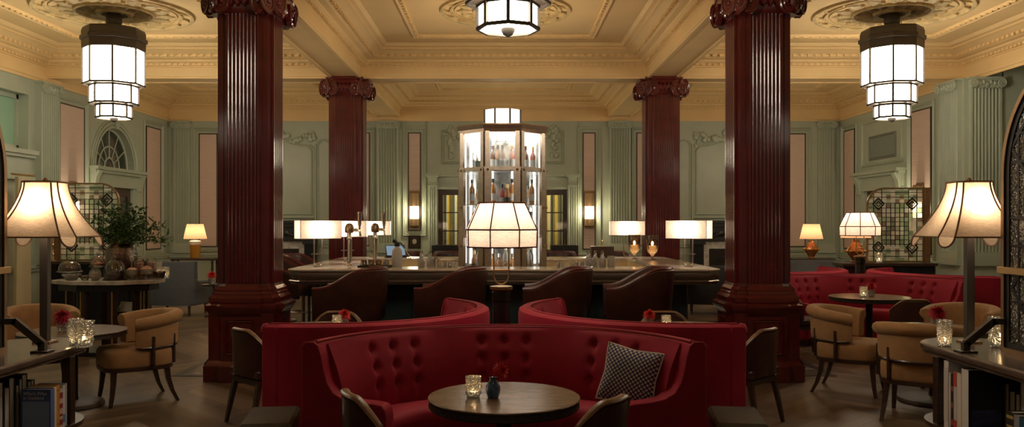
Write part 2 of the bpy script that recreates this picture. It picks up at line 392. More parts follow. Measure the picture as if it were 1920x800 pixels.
def ceiling_rose(x,y,r):
    m=MB()
    for q,h,w in ((1,.03,.035),(.86,.022,.02),(.80,.018,.012),(.5,.035,.03),(.2,.05,.05)):
        m.lathe([(r*q-w,.01),(r*q-w*.6,-h),(r*q+w*.6,-h),(r*q+w,.01)],48,cap=False)
    n=16
    for k in range(n):
        a=2*pi*k/n; d=Vector((cos(a),sin(a),0)); t=Vector((-sin(a),cos(a),0))
        for (r0,r1,w) in ((.24,.47,.07),(.53,.78,.09)):
            p=[d*(r*(r0+(r1-r0)*u))+t*(w*r*sin(pi*u)*s) for u,s in ((0,0),(.3,1),(.6,1),(1,0),(.6,-1),(.3,-1))]
            c=d*(r*(r0+r1)/2); vs=[(q.x,q.y,-.008) for q in p]+[(c.x,c.y,-.045)]
            m.add(vs,[(i,(i+1)%6,6) for i in range(6)])
        m.tube([tuple(d*(r*.88)+t*(r*.02)+Vector((0,0,-.015))),tuple(d*(r*.94)+t*(r*.07)+Vector((0,0,-.02))),tuple(d*(r*.96)+t*(r*.16)+Vector((0,0,-.015)))],.014,5)
        m.sphere((d.x*r*.66+t.x*r*.13,d.y*r*.66+t.y*r*.13,-.01),.035,6,4)
    m.build('ceiling_rose', M['rose'], ce, smooth=30, loc=(x,y,ZC))
# fillets along the beam soffits and the cream frieze on top of the walls
m=MB()
for x in (-2.64,2.64):
    for s in (-1,1):
        for (y0,y1) in BYI: m.box(x+s*.235-.025,x+s*.235+.025,y0,y1,ZS-.02,ZS)
for y in (8.69,14.04):
    for (x0,x1) in BXI:
        for s in (-1,1): m.box(x0,x1,y+s*.225-.025,y+s*.225+.025,ZS-.02,ZS)
m.build('soffit_fillet',M['cream'],ce,smooth=0)
m=MB(); m.box(-7.65,7.65,18.82,18.85,ZW,ZS+.02); m.box(-7.65,-7.62,-2.5,18.82,ZW,ZS+.02); m.box(7.62,7.65,-2.5,18.82,ZW,ZS+.02)
m.box(-7.65,7.65,18.80,18.82,ZW+.05,ZW+.075); m.box(-7.62,-7.60,-2.5,18.82,ZW+.05,ZW+.075); m.box(7.60,7.62,-2.5,18.82,ZW+.05,ZW+.075)
m.build('frieze',M['cream'],ce,smooth=0)
ceiling_rose(-5.35,11.36,1.0); ceiling_rose(5.33,11.36,1.0); ceiling_rose(.02,11.3,.87)

# ---- wall dressing in a wall's own frame: x along the wall, front towards -y, wall face at y=0
def flute_poly(w,p,n,d,back=.02,edge=.03):
    pts=[(-w/2,back),(-w/2,-p)]; pitch=(w-2*edge)/n; g=pitch*.16
    for i in range(n):
        x0=-w/2+edge+i*pitch+g/2; x1=x0+pitch-g
        for k in range(6):
            a=pi*k/5; pts.append(((x0+x1)/2-(x1-x0)/2*cos(a), -p+d*sin(a)))
    pts+= [(w/2,-p),(w/2,back)]
    return pts
def volute(m,x,y,z,r,t=.03,s=1):
    pts=[]
    for k in range(26):
        a=k/25*2*pi*1.8; q=r*(1-.72*k/25)
        pts.append((x+s*q*cos(a+pi/2)*-1,y-t,z+q*sin(a+pi/2)))
    m.tube(pts,[r*.16*(1-.4*k/25) for k in range(26)],5)
    n=16
    m.loft([[(x+r*.96*cos(2*pi*k/n),y+yy,z+r*.96*sin(2*pi*k/n)) for k in range(n)] for yy in (0,-t)])
    m.sphere((x,y-t,z),r*.24,8,5)
def pilaster(wall,x,w,z0,z1,p=.07,n=7,d=.034,mat='green',cap=True,name='pilaster',yo=0.0):
    m=MB(); m.prism(flute_poly(w*.92,p,n,d,back=.0),z0+.22,z1-.16)
    m.box(-w/2,w/2,-p-.03,0,z0,z0+.12); m.box(-w*.48,w*.48,-p-.02,0,z0+.12,z0+.17); m.box(-w*.47,w*.47,-p-.01,0,z0+.17,z0+.22)
    o=m.build(name,M[mat],wall,smooth=25,loc=(x,yo,0))
    c=MB(); c.box(-w*.54,w*.54,-p-.045,0,z1-.03,z1); c.box(-w*.47,w*.47,-p-.02,0,z1-.17,z1-.03)
    for s in (-1,1): volute(c,s*w*.40,-p-.02,z1-.10,.075,.035,s)
    for k in range(5): c.sphere((w*.11*(k-2),-p-.03,z1-.10+.02*sin(k*2.3)),.032,6,5,(1,.8,1.3))
    for k in range(9): c.sphere((w*.105*(k-4),-p-.015,z1-.165),.017,6,4)
    c.build('capital',M[mat],o,smooth=40)
    return o
def frame_rect(x0,x1,z0,z1,w=.05,d=.03,y=0.0):
    m=MB(); prof=[(0,0),(0,-d*.6),(w*.2,-d),(w*.5,-d*.55),(w*.75,-d*.8),(w,0)]
    m.loft([[(x0+o,y+q,z0+o),(x1-o,y+q,z0+o),(x1-o,y+q,z1-o),(x0+o,y+q,z1-o)] for o,q in prof],cap=False); return m
def silk_panel(wall,x0,x1,z0,z1):
    frame_rect(x0-.14,x1+.14,z0-.14,z1+.14,.06,.045).build('panel_moulding',M['green'],wall,smooth=0)
    o=MB().box(x0,x1,-.018,0,z0,z1).build('fabric_panel',M['silk'],wall,smooth=0)
    e=.022; m=MB()
    m.box(x0-e,x1+e,-.024,0,z1,z1+e); m.box(x0-e,x1+e,-.024,0,z0-e,z0); m.box(x0-e,x0,-.024,0,z0,z1); m.box(x1,x1+e,-.024,0,z0,z1)
    m.build('panel_edge',M['panel_edge'],o,smooth=0)
def swag_path(m,pts,r,step=.045,seed=1):
    rd=random.Random(seed); P=[Vector(p) for p in pts]
    for a,b in zip(P,P[1:]):
        n=max(1,int((b-a).length/step))
        for k in range(n):
            q=a.lerp(b,k/n)
            for j in range(2):
                rr=r*rd.uniform(.45,.95)
                m.sphere((q.x+rd.uniform(-1,1)*r*.8,q.y-rr*.5,q.z+rd.uniform(-1,1)*r*.8),rr,6,4,(1,.7,1))
def dado(wall,u0,u1,holes=()):
    m=MB(); cuts=[u0]
    for a,b in holes: cuts+= [a,b]
    cuts.append(u1)
    for a,b in zip(cuts[0::2],cuts[1::2]):
        if b-a<.05: continue
        m.box(a,b,-.035,0,.82,.87); m.box(a,b,-.055,0,.87,.90); m.box(a,b,-.03,0,.90,.92)
    m.build('dado_rail',M['green'],wall,smooth=0)
    b_=MB()
    for a,b in zip(cuts[0::2],cuts[1::2]):
        if b-a<.05: continue
        b_.box(a,b,-.03,0,0,.20); b_.box(a,b,-.018,0,.20,.24)
    b_.build('skirting',M['green'],wall,smooth=0)

# back wall with the wide glazed opening
DO=(-1.50,1.44,2.36)
m=MB(); m.box(-9.4,DO[0],0,.2,0,ZS+.02); m.box(DO[1],9.4,0,.2,0,ZS+.02); m.box(DO[0],DO[1],0,.2,DO[2],ZS+.02)
wb=struct(m.build('wall_back',M['green'],smooth=0)); wb.location=(0,YB,0)
for x,w in ((-2.64,.52),(2.64,.52),(-7.33,.40),(7.33,.40)): pilaster(wb,x,w,.92,ZW,n=7 if w>.45 else 5)
for x in (-2.04,1.94): silk_panel(wb,x-.125,x+.125,1.45 if x<0 else 1.02,3.64)
for x in (-3.24,3.20): silk_panel(wb,x-.16,x+.16,1.1,3.64)
for x in (-6.74,6.66): silk_panel(wb,x-.19,x+.19,1.08,3.62)
for s in (-1,1):
    # tall overmantel panel with shaped head and garland
    xc=s*5.10; hw=.80; m=MB()
    for off,r in ((0,.032),(.08,.020)):
        a=hw-off; pts=[(-a,-.01,1.72+off),(-a,-.01,3.25),(-a+.10,-.01,3.36),(-a*.6,-.01,3.37),(-a*.3,-.01,3.46-off*.4),(0,-.01,3.50-off*.4),(a*.3,-.01,3.46-off*.4),(a*.6,-.01,3.37),(a-.10,-.01,3.36),(a,-.01,3.25),(a,-.01,1.72+off)]
        m.tube(pts,r,6,closed=True)
    m.build('panel_moulding',M['green'],wb,loc=(xc,0,0))
    m=MB(); swag_path(m,[(-.74,0,3.40),(-.72,0,3.60),(-.55,0,3.56),(-.35,0,3.47),(0,0,3.63),(.35,0,3.47),(.55,0,3.56),(.72,0,3.60),(.74,0,3.40)],.075,.06,3); 
    volute(m,-.72,-.01,3.62,.06,.03,-1); volute(m,.72,-.01,3.62,.06,.03,1)
    m.build('garland',M['green'],wb,loc=(xc,0,0))
    xp=s*4.10; m=MB()
    for off,r in ((0,.028),(.06,.016)):
        a=.20-off; m.tube([(-a,-.01,1.05+off),(-a,-.01,3.38),(-a*.5,-.01,3.47),(0,-.01,3.50),(a*.5,-.01,3.47),(a,-.01,3.38),(a,-.01,1.05+off)],r,6,closed=True)
    m.build('panel_moulding',M['green'],wb,loc=(xp,0,0))
    xp=s*6.1; m=MB()
    for off,r in ((0,.028),(.06,.016)):
        a=.16-off; m.tube([(-a,-.01,1.05+off),(-a,-.01,3.38),(0,-.01,3.50),(a,-.01,3.38),(a,-.01,1.05+off)],r,6,closed=True)
    m.build('panel_moulding',M['green'],wb,loc=(xp,0,0))
# door surround: pilasters, entablature, overdoor panel with garlands
m=MB()
for s,xc in ((-1,-1.62),(1,1.56)):
    m.prism([(xc+a,b) for a,b in flute_poly(.20,.07,3,.02,back=0)],.0,2.42)
    m.box(xc-.12,xc+.12,-.10,0,2.42,2.46); m.box(xc-.10,xc+.10,-.08,0,2.46,2.66); m.box(xc-.14,xc+.14,-.13,0,2.64,2.68); m.box(xc-.17,xc+.17,-.16,0,2.68,2.72)
m.box(-1.60,1.54,-.05,0,2.37,2.42); m.box(-1.56,1.50,-.09,0,2.655,2.70)
m.box(-1.80,-1.775,-.03,0,2.72,3.92); m.box(1.715,1.74,-.03,0,2.72,3.92)
ds=m.build('door_surround',M['green'],wb,smooth=20)
frame_rect(-1.42,1.36,2.95,3.72,.06,.045).build('panel_moulding',M['green'],wb,smooth=0)
m=MB()
for s,xc in ((-1,-1.20),(1,1.14)):
    swag_path(m,[(xc,0,3.74),(xc+.02,0,3.5),(xc-.01,0,3.2),(xc,0,3.02)],.078,.065,5+s)
    swag_path(m,[(xc-.14,0,3.62),(xc,0,3.76),(xc+.14,0,3.64)],.062,.055,7)
    swag_path(m,[(xc,0,3.7),(xc-s*.22,0,3.50),(xc-s*.5,0,3.40),(xc-s*.85,0,3.36)],.052,.06,9)
    m.tube([(xc-s*.62,-.01,2.96),(xc-s*.42,-.01,3.0),(xc-s*.34,-.01,3.12),(xc-s*.30,-.01,3.3)],.018,6)
m.build('garland',M['green'],wb)
dado(wb,-7.65,7.65,[(-5.95,-4.2),(-1.75,1.69),(4.2,5.95)])
# glazed doors (dark wood) in the opening
def glazed_door(n,x0,x1):
    o=MB(); f=.10
    o.box(x0,x0+f,.02,.09,0,2.36); o.box(x1-f,x1,.02,.09,0,2.36); o.box(x0+f,x1-f,.02,.09,2.24,2.36); o.box(x0+f,x1-f,.02,.09,0,.55)
    d=struct(o.build('door_%d'%n,M['wood'],smooth=0)); d.location=(0,YB,0)
    b=MB(); xm=(x0+x1)/2
    for z in (.98,1.42,1.84): b.box(x0+f,x1-f,.035,.075,z-.012,z+.012)
    b.build('glazing_bar',M['wood'],d,smooth=0)
    MB().box(x0+f,x1-f,.05,.058,.55,2.24).build('glass_pane',M['pane'],d,smooth=0)
    MB().tube([(x1-f*.5,.0,.95),(x1-f*.5,.0,1.25)],.012,8).build('door_handle',M['brass'],d)
    return d
glazed_door(1,-1.50,-.93); glazed_door(2,-.93,-.03); glazed_door(3,-.03,.87); glazed_door(4,.87,1.44)
# lobby beyond the glazing with its striped curtain
m=MB(); pts=[]
N=120; rings=[]
for z in (.02,3.0): rings.append([(-1.9+3.8*k/N, .0+.035*sin(k*1.1),z) for k in range(N+1)]+[(-1.9+3.8*k/N, .02+.035*sin(k*1.1),z) for k in range(N,-1,-1)])
m.loft(rings); cu=m.build('curtain',M['stripes'],smooth=60); cu.location=(0,20.2,0)
tag(cu,'yellow, grey and cream striped curtain seen through the glazed doors at the back','curtain')
m=MB(); m.box(-9.4,9.4,1.7,1.75,0,ZC); 
struct(m.build('wall_lobby',M['cream'],smooth=0)).location=(0,YB,0)
point_light('lobby_lamp',(0,19.55,2.7),110,(1,.85,.6),.15)

# left wall: tall silk panels, arched fanlight over a door, window recess
def P_left(px): return XW*F/(CX-px)
ARC=(16.26,.80,2.66)   # centre along wall, radius, springing height
DL=(15.46,17.06,2.30)
WL=(9.6,13.30,2.78,3.66)
m=MB(); T=.30
def wallbox(a,b,z0,z1): m.box(a,b,0,T,z0,z1)
wallbox(WL[1],DL[0],0,ZS+.02); wallbox(DL[1],YB,0,ZS+.02); wallbox(DL[0],DL[1],DL[2],ARC[2])
wallbox(WL[0],WL[1],0,WL[2]); wallbox(WL[0],WL[1],WL[3],ZS+.02); wallbox(-2.5,WL[0],0,ZS+.02)
# spandrel round the arch
n=24; c,r,zs=ARC
up=[(c-r*cos(pi*k/n),zs+r*sin(pi*k/n)) for k in range(n+1)]
for k in range(n):
    (a,za),(b,zb)=up[k],up[k+1]
    m.loft([[(a,0,za),(b,0,zb),(b,0,ZS+.02),(a,0,ZS+.02)],[(a,T,za),(b,T,zb),(b,T,ZS+.02),(a,T,ZS+.02)]])
wallbox(DL[0],c-r,zs,ZS+.02) if c-r>DL[0] else None
wallbox(c+r,DL[1],zs,ZS+.02) if c+r<DL[1] else None
m.box(c-r-.2,c+r+.2,T,T+.05,zs-.4,ZW)        # back of the arched recess
wl=struct(m.build('wall_left',M['green'],smooth=0)); wl.location=(-XW,0,0); wl.rotation_euler=(0,0,pi/2)
silk_panel(wl,14.22,15.02,1.05,3.66); silk_panel(wl,17.66,18.36,1.05,3.66)
pilaster(wl,13.78,.62,.92,ZW,p=.10,n=8)
m=MB(); 
for q,rr in ((r+.10,.03),(r+.02,.025),(r+.16,.02)):
    m.tube([(c-q*cos(pi*k/n),-.01,zs+q*sin(pi*k/n)) for k in range(n+1)],rr,6)
m.loft([[(c+s*a,-.06,zz) for s,a,zz in ((-1,.06,zs+r-.02),(1,.06,zs+r-.02),(1,.11,zs+r+.24),(-1,.11,zs+r+.24))],[(c+s*a,.0,zz) for s,a,zz in ((-1,.06,zs+r-.02),(1,.06,zs+r-.02),(1,.11,zs+r+.24),(-1,.11,zs+r+.24))]])
volute(m,c,-.06,zs+r+.2,.07,.03)
m.build('arch_moulding',M['green'],wl)
m=MB()      # fanlight bars
for q,rr in ((.76,.03),(.42,.018),(.2,.022)): m.tube([(c-q*cos(pi*k/n),.12,zs+.02+q*sin(pi*k/n)) for k in range(n+1)],rr,6)
for k in range(1,6): a=pi*k/6; m.tube([(c-.2*cos(a),.12,zs+.02+.2*sin(a)),(c-.76*cos(a),.12,zs+.02+.76*sin(a))],.014,6)
m.box(c-.8,c+.8,.09,.15,zs-.02,zs+.03)
wn1=struct(m.build('window_1',M['green'])); wn1.location=wl.location; wn1.rotation_euler=wl.rotation_euler
MB().prism_y([(c-.75*cos(pi*k/n),zs+.02+.75*sin(pi*k/n)) for k in range(n+1)],.125,.13).build('glass_pane',M['pane'],wn1,smooth=0)
m=MB()      # hood over the door
m.box(DL[0]-.18,DL[1]+.18,-.05,0,2.30,2.60); m.box(DL[0]-.28,DL[1]+.28,-.20,0,2.60,2.66); m.box(DL[0]-.24,DL[1]+.24,-.14,0,2.55,2.60)
for a in (DL[0]-.14,DL[1]+.14):
    m.box(a-.10,a+.10,-.06,0,0,2.30); m.prism_x([(0,2.25),(-.10,2.25),(-.13,2.45),(-.19,2.58),(0,2.6)],a-.07,a+.07); volute(m,a,-.12,2.62,.0701,.03)
m.build('door_hood',M['green'],wl,smooth=25)
def plank_door(n,wall,x0,x1,zt,dep,glass=False):
    d=MB(); f=.13; xm=(x0+x1)/2
    for a,b in ((x0,xm-.005),(xm+.005,x1)):
        d.box(a,a+f,dep,dep+.06,0,zt); d.box(b-f,b,dep,dep+.06,0,zt); d.box(a+f,b-f,dep,dep+.06,zt-.16,zt); d.box(a+f,b-f,dep,dep+.06,0,.25); d.box(a+f,b-f,dep,dep+.06,.9,1.05)
    o=struct(d.build('door_%d'%n,M['wood'],smooth=0)); o.location=wall.location; o.rotation_euler=wall.rotation_euler
    for a,b in ((x0,xm),(xm,x1)):
        MB().box(a+f,b-f,dep+.02,dep+.035,1.05,zt-.16).build('glass_pane',M['pane'],o,smooth=0)
        MB().box(a+f,b-f,dep+.015,dep+.04,.25,.9).build('door_panel',M['wood'],o,smooth=0)
    return o
plank_door(5,wl,DL[0],DL[1],DL[2],.06)
m=MB(); m.box(DL[0]-.1,DL[1]+.1,T+.02,T+.08,0,2.4); m.build('door_backing',M['black'],wl,smooth=0)
# window recess of the left wall
m=MB()
for a in (WL[0],(WL[0]+WL[1])/2,WL[1]-.6,WL[1]-.06): m.box(a,a+.07,.16,.24,WL[2],WL[3])
m.box(WL[0],WL[1],.16,.24,WL[2],WL[2]+.07); m.box(WL[0],WL[1],.16,.24,WL[3]-.07,WL[3])
w2=struct(m.build('window_2',M['green'],smooth=0)); w2.location=wl.location; w2.rotation_euler=wl.rotation_euler
MB().box(WL[0],WL[1],.20,.206,WL[2],WL[3]).build('glass_pane',pm('green_tinted_glass',(.30,.50,.36),.15),w2,smooth=0)
m=MB(); m.box(WL[0]-.1,WL[1]+.06,-.14,0,WL[2]-.09,WL[2]-.02); m.box(WL[0]-.1,WL[1]+.05,-.10,0,WL[2]-.14,WL[2]-.09); m.box(WL[0]-.1,WL[1]+.02,-.04,0,WL[2]-.44,WL[2]-.14); m.box(WL[0]-.1,WL[1]+.04,-.09,0,WL[2]-.50,WL[2]-.44)
m.build('window_ledge',M['green'],wl,smooth=0)
dado(wl,12.0,18.85,[(DL[0]-.2,DL[1]+.2)])
# right wall (x runs towards the camera: u = -depth)
m=MB(); DR=(-17.55,-16.00,2.27)
m.box(-YB,DR[0],0,T,0,ZS+.02); m.box(DR[1],-13.2,0,T,0,ZS+.02); m.box(DR[0],DR[1],0,T,DR[2],ZS+.02)
wr=struct(m.build('wall_right',M['green'],smooth=0)); wr.location=(XW,0,0); wr.rotation_euler=(0,0,-pi/2)
silk_panel(wr,-18.55,-18.02,1.05,3.64); silk_panel(wr,-15.48,-14.80,1.05,3.66)
m=MB(); m.box(DR[0]-.2,DR[1]+.2,-.06,0,2.27,2.42); m.box(DR[0]-.2,DR[1]+.2,-.05,0,2.42,2.58); m.box(DR[0]-.3,DR[1]+.3,-.2,0,2.60,2.66); m.box(DR[0]-.26,DR[1]+.26,-.14,0,2.55,2.60)
for a in (DR[0]-.12,DR[1]+.12): m.box(a-.10,a+.10,-.06,0,0,2.30); m.prism_x([(0,2.2),(-.09,2.2),(-.12,2.42),(-.2,2.56),(0,2.6)],a-.07,a+.07); volute(m,a,-.12,2.55,.07,.03)
m.build('door_hood',M['green'],wr,smooth=25)
frame_rect(-17.65,-15.85,2.78,3.72,.05,.03).build('panel_moulding',M['green'],wr,smooth=0)
plank_door(6,wr,DR[0],DR[1],DR[2],.06)
m=MB(); m.box(DR[0]-.1,DR[1]+.1,T+.02,T+.08,0,2.4); m.build('door_backing',M['black'],wr,smooth=0)
m=MB(); v=frame_rect(-17.32,-16.12,2.90,3.40,.05,.02); m.join(v)
for k in range(16): m.box(-17.27,-16.17,-.012,0,2.955+k*.025,2.967+k*.025)
vn=m.build('air_vent',pm('grey_green_vent',(.17,.19,.15),.5),smooth=0); vn.location=wr.location; vn.rotation_euler=wr.rotation_euler
tag(vn,'grey green slatted air vent in the panel above the right-hand door','vent')
dado(wr,-18.85,-13.95,[(DR[0]-.25,DR[1]+.25)])
# pier with fluted pilasters at the end of the right wall, then the darker alcove
pr=struct(MB().box(7.35,7.98,13.2,13.95,0,ZW).build('wall_pier',M['green'],smooth=0))
def pil_at(x,y,rz,w,n,p=.06):
    o=pilaster(pr,0,w,.92,ZW,n=n,p=p); o.location=(x,y,0); o.rotation_euler=(0,0,rz)
pil_at(7.35,13.57,-pi/2,.62,8); pil_at(7.67,13.2,0,.54,8)
m=MB(); m.box(7.32,8.0,13.16,13.98,0,.92); m.build('plinth',M['green'],pr,smooth=0)
struct(MB().box(9.2,9.4,-2.5,13.2,0,ZC).build('wall_alcove_right',M['green'],smooth=0))
struct(MB().box(7.98,9.4,13.2,13.4,0,ZC).build('wall_alcove_end',M['green'],smooth=0))

# four fluted oxblood columns
def column(x,y,label):
    t=thing('column',label,'column',(x,y,0),0,'oxblood columns around the bar','structure')
    def cross(w,p,a):   # cruciform plan: core w, pilaster strips a wide standing p proud
        h=w/2; b=a/2; q=h+p
        return [(-b,-q),(b,-q),(b,-h),(h,-h),(h,-b),(q,-b),(q,b),(h,b),(h,h),(b,h),(b,q),(-b,q),(-b,h),(-h,h),(-h,b),(-q,b),(-q,-b),(-h,-b),(-h,-h),(-b,-h)]
    def sec(pl,z): return [(a,b,z) for a,b in pl]
    m=MB(); pr=[(.74,.05,.40,0),(.74,.05,.40,.16),(.70,.05,.40,.18),(.66,.05,.38,.21)]
    m.loft([sec(cross(w,p,a),z) for w,p,a,z in pr])
    m.box(-.33,.33,-.33,.33,.2,.70)
    m.loft([sec(cross(w,p,a),z) for w,p,a,z in [(.60,.05,.40,.20),(.60,.05,.40,.68)]])
    m.loft([sec(cross(w,p,a),z) for w,p,a,z in [(.60,.05,.40,.66),(.66,.05,.42,.69),(.70,.05,.44,.72),(.72,.055,.44,.75),(.72,.055,.44,.77),(.64,.05,.42,.79)]])
    for k in range(4):
        f=frame_rect(-.15,.15,.27,.63,.035,.02,-.348); f.xf(Matrix.Rotation(k*pi/2,4,'Z')); m.join(f)
    m.build('pedestal',M['oxblood'],t,smooth=20)
    m=MB(); m.loft([sec(cross(w,p,a),z) for w,p,a,z in [(.62,.05,.42,.78),(.64,.05,.42,.80),(.64,.05,.42,.84),(.58,.05,.39,.87),(.58,.05,.39,.885),(.56,.05,.38,.90),(.56,.05,.38,.925),(.51,.045,.35,.955),(.50,.04,.34,.98)]])
    m.build('column_base',M['oxblood'],t,smooth=20)
    m=MB(); m.box(-.25,.25,-.25,.25,.97,3.74)
    for k in range(4):
        f=MB(); f.prism([(a,b-.25) for a,b in flute_poly(.34,.04,8,.016,back=.0,edge=.015)],.985,3.74); f.xf(Matrix.Rotation(k*pi/2,4,'Z')); m.join(f)
        f=MB()
        for s in (-1,1): f.box(s*.212-.012,s*.212+.012,-.258,-.25,.985,3.74)
        f.xf(Matrix.Rotation(k*pi/2,4,'Z')); m.join(f)
    m.build('shaft',M['oxblood'],t,smooth=20)
    m=MB(); m.loft([sec(cross(w,p,a),z) for w,p,a,z in [(.50,.05,.36,3.73),(.52,.06,.38,3.76),(.52,.06,.38,3.87),(.58,.07,.44,3.88),(.62,.08,.46,3.90),(.62,.08,.46,3.93)]])
    for k in range(4):
        f=MB()
        for s in (-1,1): volute(f,s*.185,-.335,3.80,.09,.05,s)
        for j in range(7): f.sphere((.034*(j-3),-.34,3.81+.02*(j%2)),.030,6,5,(1,1,1.4))
        f.tube([(-.19,-.37,3.885),(0,-.36,3.868),(.19,-.37,3.885)],.020,6)
        f.xf(Matrix.Rotation(k*pi/2,4,'Z')); m.join(f)
        f=MB(); volute(f,-.06,-.44,3.80,.085,.03,-1); volute(f,.06,-.44,3.80,.085,.03,1); f.box(-.10,.10,-.43,-.25,3.72,3.88)
        f.xf(Matrix.Rotation(k*pi/2+pi/4,4,'Z')); m.join(f)
    m.v=[(x,y,3.73+(z-3.73)*1.5) for x,y,z in m.v]
    m.build('capital',M['oxblood'],t,smooth=40)
    return t
cA=column(-2.66,8.69,'glossy oxblood fluted column, nearer of the two on the left')
dup(cA,(2.66,8.69,0),0,'glossy oxblood fluted column, nearer of the two on the right')
dup(cA,(-2.65,14.04,0),0,'oxblood fluted column behind the left end of the bar, farther from the camera')
dup(cA,(2.66,14.04,0),0,'oxblood fluted column behind the right end of the bar, farther from the camera')

# fireplaces under the overmantel panels
def fireplace(x,label):
    t=thing('fireplace',label,'fireplace',(x,YB,0),0,'fireplaces on the back wall')
    m=MB(); m.box(-.95,.95,-.36,-.04,1.60,1.66); m.box(-.90,.90,-.30,-.04,1.52,1.60); m.box(-.86,.86,-.22,-.04,1.20,1.52)
    for s in (-1,1): m.prism([(s*.72+a,b-.18) for a,b in flute_poly(.24,.06,3,.02,back=.14)],.12,1.20); m.box(s*.72-.15,s*.72+.15,-.28,-.04,0,.12); m.box(s*.72-.15,s*.72+.15,-.27,-.04,1.12,1.20)
    for k in range(7): m.sphere((.2*(k-3),-.225,1.36+.03*(k%2)),.07,8,5,(1.2,.4,1))
    m.tube([(-.75,-.23,1.45),(-.4,-.24,1.30),(0,-.24,1.42),(.4,-.24,1.30),(.75,-.23,1.45)],.025,6)
    m.build('mantel',M['black'],t,smooth=25)
    m=MB(); m.box(-.60,-.45,-.10,-.04,0,1.20); m.box(.45,.60,-.10,-.04,0,1.20); m.box(-.45,.45,-.10,-.04,1.02,1.20)
    m.build('marble_slip',M['marble'],t,smooth=0)
    m=MB(); m.box(-.45,.45,-.07,-.03,0,1.02); m.box(-.42,.42,-.30,-.07,.18,.40)
    for k in range(9): m.box(-.40+.1*k-.012,-.40+.1*k+.012,-.33,-.30,.16,.46)
    m.box(-.3,.3,-.09,-.07,.80,.83); m.box(-.3,.3,-.09,-.07,.74,.76)
    m.build('grate',M['blackmetal'],t,smooth=0)
fireplace(-5.10,'dark carved mantel fireplace on the back wall, left of the bar')
fireplace(5.10,'dark carved mantel fireplace with marble slips on the back wall, right of the bar')

# lanterns
def oct_ring(r,z,n=8,a=pi/8): return [(r*cos(a+2*pi*k/n),r*sin(a+2*pi*k/n),z) for k in range(n)]
def lantern(x,y,label):
    t=thing('pendant_lantern',label,'pendant light',(x,y,0),0,'stepped octagonal pendant lanterns')
    MB().lathe([(.10,4.34),(.105,4.36),(.105,4.44),(.09,4.47),(.09,4.50)],20).build('ceiling_canopy',M['grey_metal'],t)
    MB().tube([(0,0,4.20),(0,0,4.40)],.016,10).build('rod',M['grey_metal'],t)
    k=1/cos(pi/8)
    m=MB(); m.loft([oct_ring(r*k,z) for r,z in ((.33,4.26),(.36,4.255),(.375,4.21),(.375,4.15),(.395,4.14),(.395,4.09),(.375,4.08),(.372,3.98),(.36,3.975)) ][::-1])
    m.build('cap',M['grey_metal'],t,smooth=10)
    for (r,z0,z1) in ((.355,3.50,3.98),(.280,3.24,3.475),(.205,3.05,3.21)):
        MB().loft([oct_ring(r*k,z0),oct_ring(r*k,z1)]).build('glass_tier',M['lampwhite'],t,smooth=0)
        f=MB(); R8=r*k+.004
        for q in range(8):
            a=pi/8+2*pi*q/8; f.bar((R8*cos(a),R8*sin(a),z0-.014),(R8*cos(a),R8*sin(a),z1+.005),.026,.026,up=(cos(a),sin(a),0))
        for z in (z0-.006,z1):
            o=oct_ring(R8,z)
            for q in range(8): f.bar(o[q],o[(q+1)%8],.022,.024)
        f.build('tier_frame',M['grey_metal'],t,smooth=0)
    for (r0,r1,z) in ((.35,.28,3.487),(.275,.205,3.225)):
        MB().loft([oct_ring(r0*k,z+.01),oct_ring(r1*k,z-.012)]).build('tier_ledge',M['pewter'],t,smooth=0)
    MB().lathe([(.012,2.985),(.035,3.0),(.05,3.02),(.055,3.045)],12).build('finial',M['grey_metal'],t)
    return t
ln=lantern(-5.36,11.36,'stepped white glass pendant lantern hanging at left above the candy table')
dup(ln,(5.33,11.36,0),pi/8*0,'stepped white glass pendant lantern hanging at right above the red booths')
dup(ln,(.03,6.15,0),pi/8,'white glass pendant lantern above the central booths, only its bottom tier in view')

# wall sconces
def sconce(x,label):
    t=thing('wall_sconce',label,'wall light',(x,YB,0),0,'copper wall sconces')
    m=MB(); m.box(-.11,.11,-.05,-.026,1.48,2.34); m.build('back_plate',M['bronze'],t,bevel=.004)
    m=MB(); 
    def hc(r,z,n=14): return [(r*cos(pi+pi*k/n),-.05+1.0*r*sin(pi+pi*k/n),z) for k in range(n+1)]
    MB().loft([hc(.085,1.66),hc(.10,1.70),hc(.10,1.98),hc(.085,2.02)]).build('glass_shade',M['sconceglow'],t)
    MB().loft([hc(.05,1.50),hc(.112,1.54),hc(.112,1.70)]).build('copper_cup',M['bronze'],t)
    MB().loft([hc(.108,1.98),hc(.108,2.28),hc(.09,2.30)]).build('copper_hood',M['bronze'],t)
    point_light('sconce_bulb',(0,-.22,1.85),20,(1,.82,.55),.06,t)
    return t
sc=sconce(-2.04,'copper sconce with glowing glass on the left of the back doors')
dup(sc,(1.94,YB,0),0,'copper sconce with glowing glass on the right of the back doors')
s2=dup(sc,(-XW,14.62,0),pi/2,'copper sconce on the pink panel of the left wall behind the leaded screen')
s2=dup(sc,(XW,15.14,0),-pi/2,'copper sconce on the pink panel of the right wall behind the leaded screen')
t=thing('framed_picture','small dark framed picture hanging below the left sconce','picture',(-2.04,YB,1.18))
m=frame_rect(-.14,.14,-.16,.16,.03,.03,-.002); m.build('frame',M['wood'],t,smooth=0)
MB().box(-.12,.12,-.012,-.002,-.14,.14).build('canvas',M['wood'],t,smooth=0)
m=MB(); m.sphere((0,-.012,0),.05,10,6,(1,.1,1.2)); m.build('motif',M['ceramic'],t)
